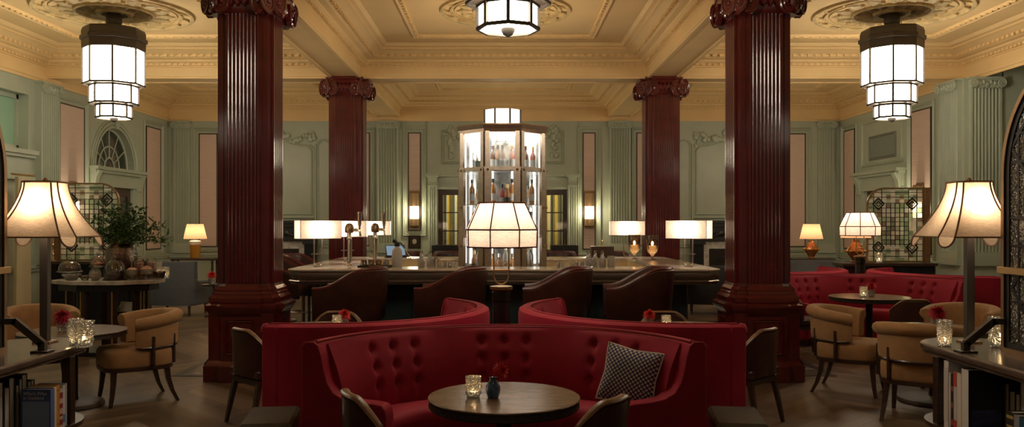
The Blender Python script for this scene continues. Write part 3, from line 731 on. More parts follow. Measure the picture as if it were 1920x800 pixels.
for x,lab in ((-1.28,'black lacquer cabinet standing left of the tower against the back doors'),(1.32,'black lacquer cabinet standing right of the tower against the back doors')):
    t=thing('cabinet',lab,'cabinet',(x,18.2,0),0,'black cabinets by the back doors')
    MB().box(-.30,.30,-.2,.2,.12,1.12).build('body',M['black'],t,bevel=.01)
    for s in (-1,1): MB().box(s*.15-.14,s*.15+.14,-.215,-.2,.16,1.08).build('door',M['black'],t,bevel=.004)
    for s in (-1,1):
        for q in (-.15,.15): MB().box(s*.25-.02,s*.25+.02,q-.02,q+.02,0,.12).build('leg',M['black'],t)
# ------------------------------------------------------------------ seating
def fr(r): return r-.112 if r>1.0 else .70+(r-.73)*.696
def pol(a,r,z): r=fr(r); return (r*sin(a), r*cos(a), z)      # a measured from the back (+y)
def booth(loc,rz,label,group):
    t=thing('booth_sofa',label,'sofa',loc,rz,group)
    A=R_(73); n=52
    prof=[(1.30,.10),(1.357,.12),(1.357,.85),(1.350,.885),(1.325,.90),(1.275,.90),(1.25,.885),(1.243,.85),(1.243,.40),(1.243,.10)]
    rings=[[pol(-A+2*A*k/n,r,z) for r,z in prof] for k in range(n+1)]
    MB().loft(rings).build('back_shell',M['velvet'],t,smooth=40)
    # tufted back
    Bt=R_(69); nu,nv=150,30
    cols=[R_(x) for x in (-50,-41.5,-33,-8,0,8,33,41.5,50)]; rows=[.80,.69,.58]
    def rad(a,z):
        u=(z-.42)/.45; r=1.13+.10*u - .035*sin(pi*min(max(u,0),1))
        for c in cols:
            da=(a-c)*1.15
            r+= .010*math.exp(-(da/.018)**2)*(1-max(0,(u-.9)*8))
            for q in rows:
                dz=z-q; r+= .034*math.exp(-(da*da+dz*dz)/(.026**2))
        for c,w in ((R_(-41.5),R_(15)),(0,R_(15)),(R_(41.5),R_(15))):
            d=(a-c)/w
            r-= .012*math.exp(-d**4)
        return min(r,1.245)
    rings=[]
    for i in range(nu+1):
        a=-Bt+2*Bt*i/nu
        g=[pol(a,rad(a,.42+.45*j/nv),.42+.45*j/nv) for j in range(nv+1)]
        g+= [pol(a,1.235,.885),pol(a,1.25,.87),pol(a,1.25,.42)]
        rings.append(g)
    bc=MB().loft(rings).build('back_cushion',M['velvet'],t,smooth=60)
    for c in cols:
        for q in rows: MB().sphere(pol(c,rad(c,q)-.002,q),.013,8,5).build('button',M['velvet'],bc)
    m=MB(); m.tube([pol(-A+2*A*k/n,1.262,.903) for k in range(n+1)],.006,6); m.tube([pol(-A+2*A*k/n,1.246,.862) for k in range(n+1)],.005,6); m.build('piping',M['velvet_seam'],bc)
    S=R_(68)
    pr_=[(1.15,.30),(1.15,.445),(1.0,.47),(.86,.475),(.77,.465),(.735,.44),(.73,.40),(.735,.32),(.76,.30)]
    MB().loft([[pol(-S+2*S*k/30,r,z) for r,z in pr_] for k in range(31)]).build('seat',M['velvet'],t,smooth=50)
    pr_=[(1.24,.10),(1.24,.30),(.76,.30),(.76,.10)]
    MB().loft([[pol(-S+2*S*k/30,r,z) for r,z in pr_] for k in range(31)]).build('seat_base',M['velvet'],t,smooth=40)
    arm=[(1.357,.10),(1.357,.85),(1.35,.88),(1.325,.90),(1.27,.90),(1.245,.88),(1.225,.82),(1.21,.74),(1.185,.665),(1.145,.61),(1.08,.578),(.98,.565),(.84,.562),(.77,.555),(.74,.53),(.73,.49),(.73,.10)]
    for s in (-1,1):
        e=s*A; rh=Vector((sin(e),cos(e),0)); th=Vector((s*cos(A),-sin(A),0))
        q=lambda d:[tuple(rh*fr(r)+th*d+Vector((0,0,z))) for r,z in arm]
        o=MB().loft([q(-.10),q(.025)]).build('arm',M['velvet'],t,smooth=35,bevel=.016,seg=3)
        pts=[tuple(rh*(fr(r)+ (-.004 if r<1.3 else 0))+th*.026+Vector((0,0,z))) for r,z in arm[1:-1]]
        MB().tube(pts,.005,6).build('piping',M['velvet_seam'],o)
    for a in (-62,-22,22,62):
        for r in (.82,1.28): MB().lathe([(.018,0),(.028,.10)],8,c=pol(R_(a),r,0)).build('leg',M['wood'],t)
    return t
G1='three red velvet booths set back to back in the foreground'; G2='red velvet booths set back to back on the right'
CC=(0.0,6.10); d0=1.575
def booth_pos(c,ang,d=d0):      # ang = facing direction
    fx,fy=cos(ang),sin(ang); return (c[0]+fx*d,c[1]+fy*d,0), face(fx,fy)
p,r=booth_pos(CC,R_(-90)); b0=booth(p,r,'large curved red velvet booth facing the camera behind the round table',G1)
p,r=booth_pos(CC,R_(150)); dup(b0,p,r,'red velvet booth seen from behind on the left of the central lamp post')
p,r=booth_pos(CC,R_(30)); dup(b0,p,r,'red velvet booth seen from behind on the right of the central lamp post')
C2=(5.04,11.7); a2=atan2(-.94,-.35)
for da,l in ((0,'red velvet booth with tufted back facing left beyond the tan tub chairs'),(2*pi/3,'red booth turned away at the far right behind the scalloped lampshade'),(-2*pi/3,'red booth at the back of the right-hand cluster, only its top edge showing')):
    p,r=booth_pos(C2,a2+da); dup(b0,p,r,l,G2)

def post_lamp(loc,label,rz=0,tall=1.0,group='octagonal shaded lamps on the booth posts'):
    t=thing('booth_lamp',label,'lamp',loc,rz,group)
    MB().lathe([(.16,0),(.16,.02),(.075,.05),(.066,.07),(.066,1.02)],8,a0=pi/8).build('post',M['black'],t,smooth=15)
    MB().lathe([(.066,1.02),(.072,1.03),(.072,1.09),(.066,1.10)],8,a0=pi/8).build('collar',M['blackmetal'],t,smooth=15)
    MB().lathe([(.07,1.10),(.088,1.115),(.088,1.135),(.05,1.14)],8,a0=pi/8).build('post_cap',M['bronze'],t,smooth=15)
    st=MB(); w=.055
    st.tube([(-w,0,1.48),(-w,0,1.21)]+[(-w*cos(pi*k/8),0,1.21-w*1.1*sin(pi*k/8)) for k in range(1,8)]+[(w,0,1.21),(w,0,1.48)],.006,8)
    st.tube([(-w-.012,0,1.255),(w+.012,0,1.255)],.006,8); st.tube([(-w,0,1.46),(w,0,1.46)],.006,8)
    for s in (-1,1): st.tube([(s*w,0,1.28),(s*w*.6,0,1.31),(s*w*.2,0,1.29)],.004,6)
    st.tube([(0,0,1.46),(0,0,1.54)],.012,8)
    st.build('stem',M['brass'],t)
    R8=[(.268,1.425),(.272,1.552),(.178,1.748)]
    sh=MB().loft([oct_ring(r,z) for r,z in R8],cap=False).build('lamp_shade',M['linen2'],t,smooth=0)
    m=MB()
    for k in range(8):
        P=[oct_ring(r+.001,z)[k] for r,z in R8]; m.tube(P,.005,6)
    for r,z in R8: m.tube(oct_ring(r+.001,z),.006,6,closed=True)
    m.build('ribbon',M['trim_red'],sh)
    point_light('bulb',(0,0,1.62),7.5,(1,.83,.65),.04,t)
    return t
pl=post_lamp((CC[0]-.02,CC[1],0),'octagonal fabric shade lamp on the black post between the three foreground booths',R_(6))
dup(pl,(C2[0],C2[1],0),0,'octagonal fabric shade lamp on the post rising behind the right-hand red booth')

def tub_chair():
    t=thing('tub_chair','x','armchair',(0,0,0),0,'tan velvet tub chairs')
    n=30; a0,a1=R_(-108),R_(108)
    def zt(a): return .79-.055*(abs(a)/R_(108))**2
    rings=[]
    for k in range(n+1):
        a=a0+(a1-a0)*k/n; T=zt(a)
        sec=[(.215,.50),(.305,.50),(.312,.53),(.318,T-.08),(.345,T-.06),(.358,T-.03),(.35,T),(.325,T+.018),(.285,T+.02),(.25,T+.005),(.232,T-.03),(.225,T-.08),(.212,.53)]
        sx=1.0; sy=1.05
        rings.append([(r*sin(a)*sx,r*cos(a)*sy+.02,z) for r,z in sec])
    bk=MB().loft(rings).build('back',M['mustard'],t,smooth=50,bevel=.006)
    MB().tube([(.322*sin(a0+(a1-a0)*k/n),.322*cos(a0+(a1-a0)*k/n)*1.05+.02,zt(a0+(a1-a0)*k/n)-.078) for k in range(n+1)],.005,6).build('piping',M['trim_brown'],bk)
    m=MB()
    def rr(s,z): 
        pts=[]
        for k in range(28):
            a=2*pi*k/28; c_,s_=cos(a),sin(a); e=.55
            pts.append((.285*s*abs(c_)**e*(1 if c_>0 else -1),.30*s*abs(s_)**e*(1 if s_>0 else -1)-.02,z))
        return pts
    MB().loft([rr(.97,.335),rr(1.0,.35),rr(1.0,.445),rr(.985,.47),rr(.93,.487),rr(.6,.50)]).build('seat',M['mustard'],t,smooth=50)
    MB().loft([rr(.98,.30),rr(1.0,.305),rr(1.0,.335),rr(.97,.337)]).build('seat_rail',M['wood'],t,smooth=40)
    for a in (-80,-38,38,80):
        A=R_(a); m=MB(); p=(.30*sin(A),.30*cos(A)*1.05+.01); 
        m.bar((p[0],p[1],.34),(p[0]*1.0,p[1],.60),.05,.022,up=(cos(A),-sin(A),0)); m.build('back_support',M['wood'],t)
    MB().tube([(.30*sin(R_(-100+200*k/20)),.30*cos(R_(-100+200*k/20))*1.05+.02,.50) for k in range(21)],.013,6).build('back_rail',M['wood'],t)
    for sx in (-1,1):
        for y,sp,dy in ((-.24,.02,-.03),(.20,.03,.09)):
            x=sx*.215
            m=MB(); rg=[]
            for u in (0,.35,.7,1):
                s=.024-.010*u; xx=x+sx*sp*u; yy=y+dy*u*u; z=.32*(1-u)
                rg.append([(xx-s,yy-s,z),(xx+s,yy-s,z),(xx+s,yy+s,z),(xx-s,yy+s,z)])
            m.loft(rg).build('leg',M['wood'],t,smooth=30)
    return t
tc=tub_chair()
tubs=[((-3.33,7.50),(-.80,-.60),'tan tub chair nearest on the left, seen from its side beside the oxblood column'),
      ((-4.42,7.85),(.55,-.83),'tan tub chair behind the left lamp post, facing the small round table'),
      ((3.30,7.90),(.80,-.52),'tan tub chair with its back to the right oxblood column'),
      ((3.42,6.80),(.55,.83),'tan tub chair nearest on the right, its back to the camera by the bookcase'),
      ((4.42,8.02),(-.75,-.66),'tan tub chair behind the crimson dahlia on the right, partly behind the lamp post')]
for i,(p,f,l) in enumerate(tubs):
    if i==0: tc.location=(p[0],p[1],0); tc.rotation_euler=(0,0,face(*f)); tc['label']=l
    else: dup(tc,(p[0],p[1],0),face(*f),l)

def round_table(loc,r,h,label,rb=.22,group='round wooden pedestal tables',carved=True):
    t=thing('round_table',label,'table',loc,0,group)
    MB().lathe([(r-.02,h-.012),(r-.004,h-.010),(r,h-.006),(r-.003,h-.001),(r-.03,h),(.01,h)],64).build('tabletop',M['tabletop'],t,smooth=30)
    MB().lathe([(r-.03,h-.055),(r-.008,h-.052),(r-.004,h-.045),(r-.007,h-.02),(r-.004,h-.012),(r-.02,h-.0115)],64).build('table_rim',M['tablerim'],t,smooth=30)
    MB().lathe([(.045,.05),(.04,.1),(.04,h-.10),(.07,h-.07),(.13,h-.055)],24).build('pedestal',M['blackmetal'],t)
    MB().lathe([(rb,0),(rb+.006,.01),(rb,.035),(rb-.03,.045),(.06,.055)],48).build('base',M['basewood'],t)
    return t
T0=round_table((0,4.21,0),.388,.72,'round dark wood table with carved rim in front of the central red booth')
round_table((-3.78,7.25,0),.44,.66,'small round table on a disc base beside the tan tub chairs on the left',.25)
round_table((3.86,7.42,0),.44,.66,'small round table on a disc base between the tan tub chairs on the right',.30)
round_table((4.39,9.94,0),.46,.72,'round wood table in front of the right-hand red booth')
round_table((-1.62,7.03,0),.388,.72,'round table hidden behind the left booth near the bar')
round_table((1.62,7.03,0),.388,.72,'round table hidden behind the right booth near the bar')

def leather_chair():
    t=thing('leather_chair','x','chair',(0,0,0),0,'brown leather tub dining chairs')
    n=26; A=R_(45)
    def pt(a,r,z): r+=.075; return (r*sin(a),.195-.34+r*cos(a),z)
    def zt(a):
        u=abs(a)/A; return ( .755-.125*max(0,(u-.35)/.65)**1.6)
    rings=[]
    for k in range(n+1):
        a=-A+2*A*k/n; T=zt(a)
        rings.append([pt(a,r,z) for r,z in ((.225,.40),(.265,.40),(.275,T-.012),(.240,T-.012))])
    bk=MB().loft(rings).build('back',M['leather'],t,smooth=45)
    rings=[]
    for k in range(n+1):
        a=-A+2*A*k/n; T=zt(a)
        rings.append([pt(a,.2575+.026*cos(2*pi*q/8),T+.004+.015*sin(2*pi*q/8)) for q in range(8)])
    MB().loft(rings).build('top_rail',M['midwood'],t,smooth=50)
    MB().loft([[pt(-A+2*A*k/n,r,z) for r,z in ((.2,.44),(.225,.44),(.24,.70-.09*(abs(-1+2*k/n))**2),(.215,.68-.09*(abs(-1+2*k/n))**2))] for k in range(n+1)]).build('back_pad',M['leather'],t,smooth=45)
    MB().rbox(-.215,.215,-.25,.15,.37,.455,.02).build('seat',M['leather'],t,smooth=40)
    MB().box(-.205,.205,-.24,.14,.33,.37).build('seat_rail',M['wood'],t)
    for sx in (-1,1):
        for y,dy in ((-.215,-.02),(.12,.07)):
            m=MB(); m.loft([[(sx*.185+sx*.02*u-s,y+dy*u-s,.34*(1-u)),(sx*.185+sx*.02*u+s,y+dy*u-s,.34*(1-u)),(sx*.185+sx*.02*u+s,y+dy*u+s,.34*(1-u)),(sx*.185+sx*.02*u-s,y+dy*u+s,.34*(1-u))] for u,s in ((0,.02),(.5,.017),(1,.012))])
            m.build('leg',M['wood'],t)
    return t
lc=leather_chair()
# back centre sits .20 behind the origin
LC=[((-.60,4.14),(.90,.44),'brown leather chair at the left front of the central table, wooden rim on its back'),
    ((.385,4.045),(-.80,.60),'brown leather chair at the right front of the central table'),
    ((-1.96,6.66),(.70,.72),'leather chair standing at the left edge of the left booth'),
    ((1.97,6.66),(-.70,.72),'leather chair standing at the right edge of the right booth'),
    ((-1.55,7.62),(.05,-1),'leather chair whose rim shows over the left booth in front of the bar'),
    ((1.50,7.62),(-.05,-1),'leather chair whose rim shows over the right booth in front of the bar'),
    ((4.50,9.20),(.05,1),'dark leather chair with its back to the camera at the right-hand booth table'),
    ((3.62,10.05),(1,.05),'leather chair seen in profile beside the right oxblood column')]
for i,(p,f,l) in enumerate(LC):
    if i==0: lc.location=(p[0],p[1],0); lc.rotation_euler=(0,0,face(*f)); lc['label']=l
    else: dup(lc,(p[0],p[1],0),face(*f),l)
for s,l in ((-1,'olive leather bench seat beside the left end of the central booth'),(1,'olive leather bench seat beside the right end of the central booth')):
    t=thing('leather_bench',l,'bench',(s*1.405,4.99,0),s*R_(-8),'olive leather bench seats')
    MB().rbox(-.15,.15,-.26,.22,.37,.45,.018).build('seat',M['olive'],t,smooth=40)
    MB().box(-.14,.14,-.25,.21,.32,.37).build('seat_rail',M['wood'],t)
    for a in (-.12,.12):
        for b in (-.23,.19): MB().box(a-.018,a+.018,b-.018,b+.018,0,.32).build('leg',M['wood'],t)

# cushion on the central booth
t=thing('cushion','navy and cream dotted square cushion leaning at the right end of the central booth','cushion',(.72,4.99,.505))
n=20; g=[]
def cz(u,v): 
    return .075*((1-abs(u)**2.6)*(1-abs(v)**2.6))**.6
m=MB(); rings=[]
vs=[];fs=[]
for s in (-1,1):
    b=len(vs)
    for i in range(n+1):
        for j in range(n+1):
            u=-1+2*i/n; v=-1+2*j/n
            pin=1-.075*(1-u*u)*0-.0
            x=.19*u*(1-.10*(1-abs(v))**1.0*abs(u)**3); z=.19*v*(1-.10*(1-abs(u))**1.0*abs(v)**3)
            vs.append((x,s*cz(u,v),z+.19))
    for i in range(n):
        for j in range(n):
            q=(b+i*(n+1)+j,b+(i+1)*(n+1)+j,b+(i+1)*(n+1)+j+1,b+i*(n+1)+j+1); fs.append(q if s>0 else q[::-1])
m.add(vs,fs); cu=m.build('cover',M['dots'],t,smooth=80)
m=MB(); P=[]
for (u0,v0,u1,v1) in ((-1,-1,1,-1),(1,-1,1,1),(1,1,-1,1),(-1,1,-1,-1)):
    for k in range(10):
        u=u0+(u1-u0)*k/10; v=v0+(v1-v0)*k/10
        P.append((.19*u*(1-.10*(1-abs(v))*abs(u)**3),0,.19*v*(1-.10*(1-abs(u))*abs(v)**3)+.19))
m.tube(P,.006,6,closed=True); m.build('piping',M['white'],t)
t.rotation_euler=(R_(-17),R_(9),R_(-24)); t.scale=(.92,.92,.92)

# ------------------------------------------------------------------ bar stools
def bar_stool():
    t=thing('bar_stool','x','bar stool',(0,0,0),0,'burgundy leather tub stools around the bar')
    path=[]
    w=.29
    for k in range(9): path.append((-w,-.36+.40*k/9))
    for k in range(17): a=pi-pi*k/16; path.append((w*cos(a),.04+w*1.05*sin(a)))
    for k in range(9): path.append((w,.04-.40*(k+1)/9))
    def T(y):
        u=min(max((y+.30)/.50,0),1); s=u*u*(3-2*u); return .915+.20*s
    def ring(x,y):
        zt=T(y); l=sqrt(x*x+max(y-.04,0)**2) or 1; nx,ny=(x/abs(x),0) if y<=.04 else (x/l,(y-.04)/l)
        def q(o,z):
            k=.90+.10*min(1,(z-.58)/.4); return ((x+nx*o)*k,(y+ny*o)*k if y>0 else y+0,z)
        return [q(-.03,.60),q(.0,.58),q(.025,.60),q(.03,zt-.05),q(.03,zt-.01),q(.0,zt+.01),q(-.035,zt-.01),q(-.04,zt-.05)]
    MB().loft([ring(x,y) for x,y in path]).build('back',M['leather'],t,smooth=50)
    m=MB(); m.tube([(x*1.0,y,T(y)+.004) for x,y in path],.020,8); m.build('back_rim',M['burg'],t)
    sp=[(x*.88,y*.86) for x,y in path]
    MB().loft([[(x,y,.62) for x,y in sp],[(x*1.0,y,.74) for x,y in sp],[(x*.95,y*.95,.775) for x,y in sp],[(x*.6,y*.6,.785) for x,y in sp]]).build('seat',M['leather'],t,smooth=40)
    MB().lathe([(.15,.54),(.16,.56),(.15,.60)],20).build('swivel_plate',M['blackmetal'],t)
    MB().tube([(0,0,.02),(0,0,.56)],.032,12).build('column',M['pewter'],t)
    MB().lathe([(.24,0),(.245,.012),(.22,.025),(.05,.045)],32).build('base',M['blackmetal'],t)
    m=MB(); m.tube([(.19*cos(2*pi*k/24),.19*sin(2*pi*k/24),.26) for k in range(24)],.011,8,closed=True)
    for k in range(3): a=2*pi*k/3; m.tube([(.02*cos(a),.02*sin(a),.26),(.19*cos(a),.19*sin(a),.26)],.009,6)
    m.build('foot_ring',M['pewter'],t)
    return t
bs=bar_stool()
BS=[((-1.60,8.78),(-1,.06),'burgundy tub bar stool at the left end of the front of the bar'),
    ((-.55,8.78),(-1,.06),'second burgundy tub bar stool from the left at the front of the bar'),
    ((.57,8.78),(-1,.06),'third burgundy tub bar stool from the left at the front of the bar'),
    ((1.43,8.78),(-1,.06),'burgundy tub bar stool at the right end of the front of the bar'),
    ((-.86,13.45),(0,-1),'burgundy bar stool behind the bar just left of the bottle tower'),
    ((.88,13.45),(0,-1),'burgundy bar stool behind the bar just right of the bottle tower'),
    ((-1.62,13.45),(0,-1),'burgundy bar stool behind the bar below the left sconce'),
    ((1.72,13.45),(0,-1),'burgundy bar stool behind the bar below the right sconce'),
    ((-3.05,11.35),(1,-.15),'nearer burgundy bar stool at the left side of the bar'),
    ((-3.05,12.55),(1,-.15),'farther burgundy bar stool at the left side of the bar')]
for i,(p,f,l) in enumerate(BS):
    if i==0: bs.location=(p[0],p[1],0); bs.rotation_euler=(0,0,face(*f)); bs['label']=l
    else: dup(bs,(p[0],p[1],0),face(*f),l)
# ------------------------------------------------------------------ the bar
def oct_rect(x0,x1,y0,y1,c): return [(x0+c,y0),(x1-c,y0),(x1,y0+c),(x1,y1-c),(x1-c,y1),(x0+c,y1),(x0,y1-c),(x0,y0+c)]
def ring_loft(m,secs):     # secs: list of (inset,z) of an oct rect ring, closed profile loop
    pass
BX0,BX1,BY0,BY1,BC=-2.47,2.47,9.28,12.85,.16
def orr(o,z): 
    return [(x,y,z) for x,y in oct_rect(BX0+o,BX1-o,BY0+o,BY1-o,max(BC-o*.586,.02))]
bar=thing('bar_counter','large rectangular cocktail bar with pale metal top and dark teal front','bar',(0,0,0))
ztop=1.08
MB().loft([orr(.02,ztop-.03),orr(.0,ztop-.022),orr(.0,ztop-.008),orr(.012,ztop),orr(.62,ztop),orr(.63,ztop-.03)],cap=False,loop=True).build('worktop',M['zinc'],bar,smooth=20)
MB().loft([orr(.06,.90),orr(.035,.905),orr(.02,.93),orr(.035,.95),orr(.03,.97),orr(.012,1.0),orr(.015,1.03),orr(.02,1.05),orr(.10,1.05),orr(.10,.90)],cap=False,loop=True).build('worktop_edge',M['baredge'],bar,smooth=40)
m=MB(); m.loft([orr(.017,.938),orr(.010,.945),orr(.017,.952),orr(.03,.945)],cap=False,loop=True); m.build('edge_bead',M['pewter'],bar)
MB().loft([orr(.33,.10),orr(.33,.92),orr(.45,.92),orr(.45,.10)],cap=False,loop=True).build('front_panel',M['teal'],bar,smooth=0)
MB().loft([orr(.38,0),orr(.38,.10),orr(.45,.10),orr(.45,0)],cap=False,loop=True).build('plinth',M['black'],bar,smooth=0)
for i in range(7):
    x=-2.0+i*4.0/6; 
    f=frame_rect(x+.05-.33,x-.05+.33,.16,.86,.03,.015,0); f.build('panel_moulding',M['teal'],bar,smooth=0,loc=(0,BY0+.33,0)) if i<6 else None
for sx in (-1,1):
    for y in (BY0+.33,BY1-.33): MB().tube([(sx*(2.47-.33-.0),y+(.1 if y<11 else -.1),.02),(sx*(2.47-.33),y+(.1 if y<11 else -.1),.90)],.02,10).build('corner_post',M['pewter'],bar)
MB().loft([orr(.60,.78),orr(.60,.86),orr(.95,.86),orr(.95,.78)],cap=False,loop=True).build('work_shelf',M['pewter'],bar,smooth=0)
MB().loft([orr(.60,.86),orr(.60,1.05),orr(.62,1.05),orr(.62,.86)],cap=False,loop=True).build('splash_panel',M['cream'],bar,smooth=0)
# glazed bottle tower on its island
TW=thing('bottle_tower','tall octagonal glass cabinet of lit bottles standing in the middle of the bar','display cabinet',(-.02,11.05,0))
K8=1/cos(pi/8); AP=.555     # apothem
def o8(r,z): return oct_ring(r*K8,z)
MB().loft([o8(.60,0),o8(.60,.92),o8(.62,.93),o8(.62,.98),o8(.56,.98)]).build('island_base',M['teal'],TW,smooth=10)
m=MB()
for k in range(8):
    a=pi/8+2*pi*k/8; Rv=AP*K8
    p=Vector((Rv*cos(a),Rv*sin(a),0))
    for s in (-1,1):
        t_=Vector((cos(a+s*(pi/2+pi/8)),sin(a+s*(pi/2+pi/8)),0))
        q=p+t_*.045
        m.bar((q.x,q.y,.98),(q.x,q.y,2.30),.085,.045,up=(cos(a+s*pi/8),sin(a+s*pi/8),0)); 
        q=p*.985+t_*.035
        m.bar((q.x,q.y,2.30),(q.x,q.y,2.78),.055,.035,up=(cos(a+s*pi/8),sin(a+s*pi/8),0))
m.build('post',M['pewter'],TW,smooth=0)
m=MB()
for z0,z1,r0,r1 in ((2.76,2.80,.555,.585),(2.80,2.85,.585,.60),(2.85,2.87,.60,.57)): m.loft([o8(r0,z0),o8(r1,z1)])
m.build('cornice',M['pewter'],TW,smooth=0)
m=MB()
for z in (.99,2.27):
    m.loft([o8(.545,z),o8(.562,z),o8(.562,z+.05),o8(.545,z+.05)],cap=False,loop=True)
m.build('band',M['pewter'],TW,smooth=0)
m=MB()
for k in range(8):
    a=pi/8+2*pi*k/8; Rv=AP*K8
    for s in (-1,1):
        t_=Vector((cos(a+s*(pi/2+pi/8)),sin(a+s*(pi/2+pi/8)),0)); q=Vector((Rv*cos(a),Rv*sin(a),0))+t_*.05
        for z in (1.30,1.80,2.28): m.sphere((q.x*1.035,q.y*1.035,z),.018,8,6)
m.build('rivet',M['bronze'],TW)
m=MB(); m.loft([o8(.535,1.04),o8(.535,2.76)],cap=False); m.build('glass_pane',M['pane'],TW,smooth=0)
SHZ=[1.02,1.42,1.84,2.27]
m=MB()
for z in SHZ[1:]: m.loft([o8(.30,z-.008),o8(.53,z-.008),o8(.53,z),o8(.30,z)],cap=False,loop=True)
m.build('glass_shelf',pm('frosted_shelf',(.85,.85,.82),.2),TW,smooth=0)
MB().loft([o8(.30,.98),o8(.30,2.76)]).build('mirror_core',M['silver_core'],TW,smooth=0)
m=MB()
for k in range(8):
    a=pi/8+2*pi*k/8
    for Rv,zz in ((.30*K8+.006,(1.03,2.74)),(.505*K8,(1.06,2.72))): m.bar((Rv*cos(a),Rv*sin(a),zz[0]),(Rv*cos(a),Rv*sin(a),zz[1]),.028,.022)
m.build('light_strip',M['led'],TW,smooth=0)
MB().loft([o8(.30,2.735),o8(.52,2.735),o8(.52,2.75),o8(.30,2.75)],cap=False,loop=True).build('light_panel',M['led'],TW,smooth=0)
m=MB(); m.loft([o8(.235,2.87),o8(.235,3.10)]); m.build('crown_lantern',M['lampwhite2'],TW,smooth=0)
for k in range(8): a=pi/8+2*pi*k/8; MB().bar((.238*K8*cos(a),.238*K8*sin(a),2.87),(.238*K8*cos(a),.238*K8*sin(a),3.10),.026,.026).build('crown_bar',M['grey_metal'],TW,smooth=0)
point_light('crown_uplight',(0,0,3.22),38,(1,.78,.52),.12,TW)  # added uplight above the crown lantern to brighten the middle bay ceiling

# bottles
def mk_bottle(name,prof,mat,label,lab=None,capmat='black',labz=None,r=0,cork=None):
    t=thing(name,label,'bottle')
    MB().lathe(prof,14).build('body',mat,t)
    h=prof[-1][1]; rn=prof[-1][0]
    MB().lathe([(rn+.003,h-.04),(rn+.004,h-.035),(rn+.004,h+.006),(rn,h+.01)],10).build('cap',M[capmat],t)
    if lab: MB().lathe([(r+.0015,labz[0]),(r+.0015,labz[1])],14,cap=False).build('label',lab,t)
    return t
B_tall=[(.034,0),(.038,.006),(.038,.19),(.034,.215),(.018,.245),(.0135,.26),(.0135,.32)]
B_squat=[(.035,0),(.039,.01),(.040,.11),(.036,.15),(.020,.185),(.014,.20),(.014,.25)]
B_dec=[(.035,0),(.040,.01),(.040,.06),(.025,.13),(.014,.17),(.013,.22)]
amb=pm('amber_spirit',(.55,.20,.02),.08,Coat_Weight=.6); dk=pm('dark_green_bottle',(.015,.022,.012),.1,Coat_Weight=.6); ros=pm('rose_spirit',(.62,.16,.09),.08,Coat_Weight=.6); clr=pm('pale_spirit',(.75,.72,.62),.08,Coat_Weight=.6); redb=pm('red_bottle',(.62,.03,.03),.1,Coat_Weight=.6); brn=pm('brown_cognac',(.22,.07,.02),.1,Coat_Weight=.6)
cream_l=M['white']; tan_l=pm('tan_label',(.55,.42,.26),.6); blk_l=M['black']
protos={
 'a':mk_bottle('spirit_bottle',B_tall,amb,'x',cream_l,'black',(.05,.14),.038),
 'g':mk_bottle('spirit_bottle',B_tall,dk,'x',tan_l,'brass',(.05,.13),.038),
 'r':mk_bottle('spirit_bottle',B_tall,brn,'x',cream_l,'burg',(.04,.15),.038),
 'p':mk_bottle('spirit_bottle',B_tall,ros,'x',cream_l,'brass',(.06,.15),.038),
 's':mk_bottle('spirit_bottle',B_squat,amb,'x',blk_l,'brass',(.03,.09),.0397),
 'd':mk_bottle('spirit_bottle',B_dec,amb,'x',None,'chrome',None,0),
 'c':mk_bottle('spirit_bottle',B_tall,clr,'x',tan_l,'chrome',(.05,.14),.038),
 'b':mk_bottle('spirit_bottle',B_squat,redb,'x',cream_l,'black',(.03,.09),.0397)}
kindw={'a':'tall amber','g':'dark green','r':'brown cognac','p':'rose-coloured','s':'squat amber','d':'stoppered decanter-shaped','c':'pale clear','b':'squat red'}
used=set()
ORD=['first','second','third','fourth','fifth','sixth','seventh']
shelfw=['bottom level','second shelf','third shelf','top shelf']
facew={-1:'left face',0:'front face',1:'right face'}
layout={(0,3):'rar p',(-1,3):'',(1,3):'prp',(0,2):'a bsa',(-1,2):'agg',(1,2):'gsa',(0,1):'pacg',(-1,1):'cag',(1,1):'rca',(0,0):'ddcd',(-1,0):'sag',(1,0):'dgcg'}
for (f,s),st in layout.items():
    n=len(st)
    for i,ch in enumerate(st):
        if ch==' ': continue
        a=-pi/2+f*pi/4; nrm=Vector((cos(a),sin(a),0)); tn=Vector((-sin(a),cos(a),0))
        u=(i-(n-1)/2)*(.24/max(n-1,1) if n>2 else .10)
        q=Vector((-.02,11.05,0))+nrm*(.425+.02*((i*7+s)%3-1))+tn*u
        lab='%s bottle on the %s of the tower, %s, %s from the left'%(kindw[ch],shelfw[s],facew[f],ORD[i])
        z=(SHZ[s] if s else .98)+.001
        src=protos[ch]
        if ch not in used: src.location=(q.x,q.y,z); src['label']=lab; src['group']='bottles in the lit tower'; used.add(ch)
        else: dup(src,(q.x,q.y,z),0,lab,'bottles in the lit tower')
t=thing('ice_bucket','dark ice bucket with tongs on the top shelf of the tower, left face','bucket',(0,0,0))
a=-pi/2-pi/4; q=Vector((-.02,11.05,0))+Vector((cos(a),sin(a),0))*.42; t.location=(q.x,q.y,SHZ[3]+.001)
MB().lathe([(.055,0),(.06,.005),(.072,.13),(.076,.135),(.068,.135),(.056,.01)],20).build('body',M['black'],t)
m=MB()
for k in range(5): m.tube([(.02*cos(k*1.3),.02*sin(k*1.3),.05),(.05*cos(k*1.3),.05*sin(k*1.3),.2+.02*(k%3))],.004,6)
m.build('utensil',M['chrome'],t)

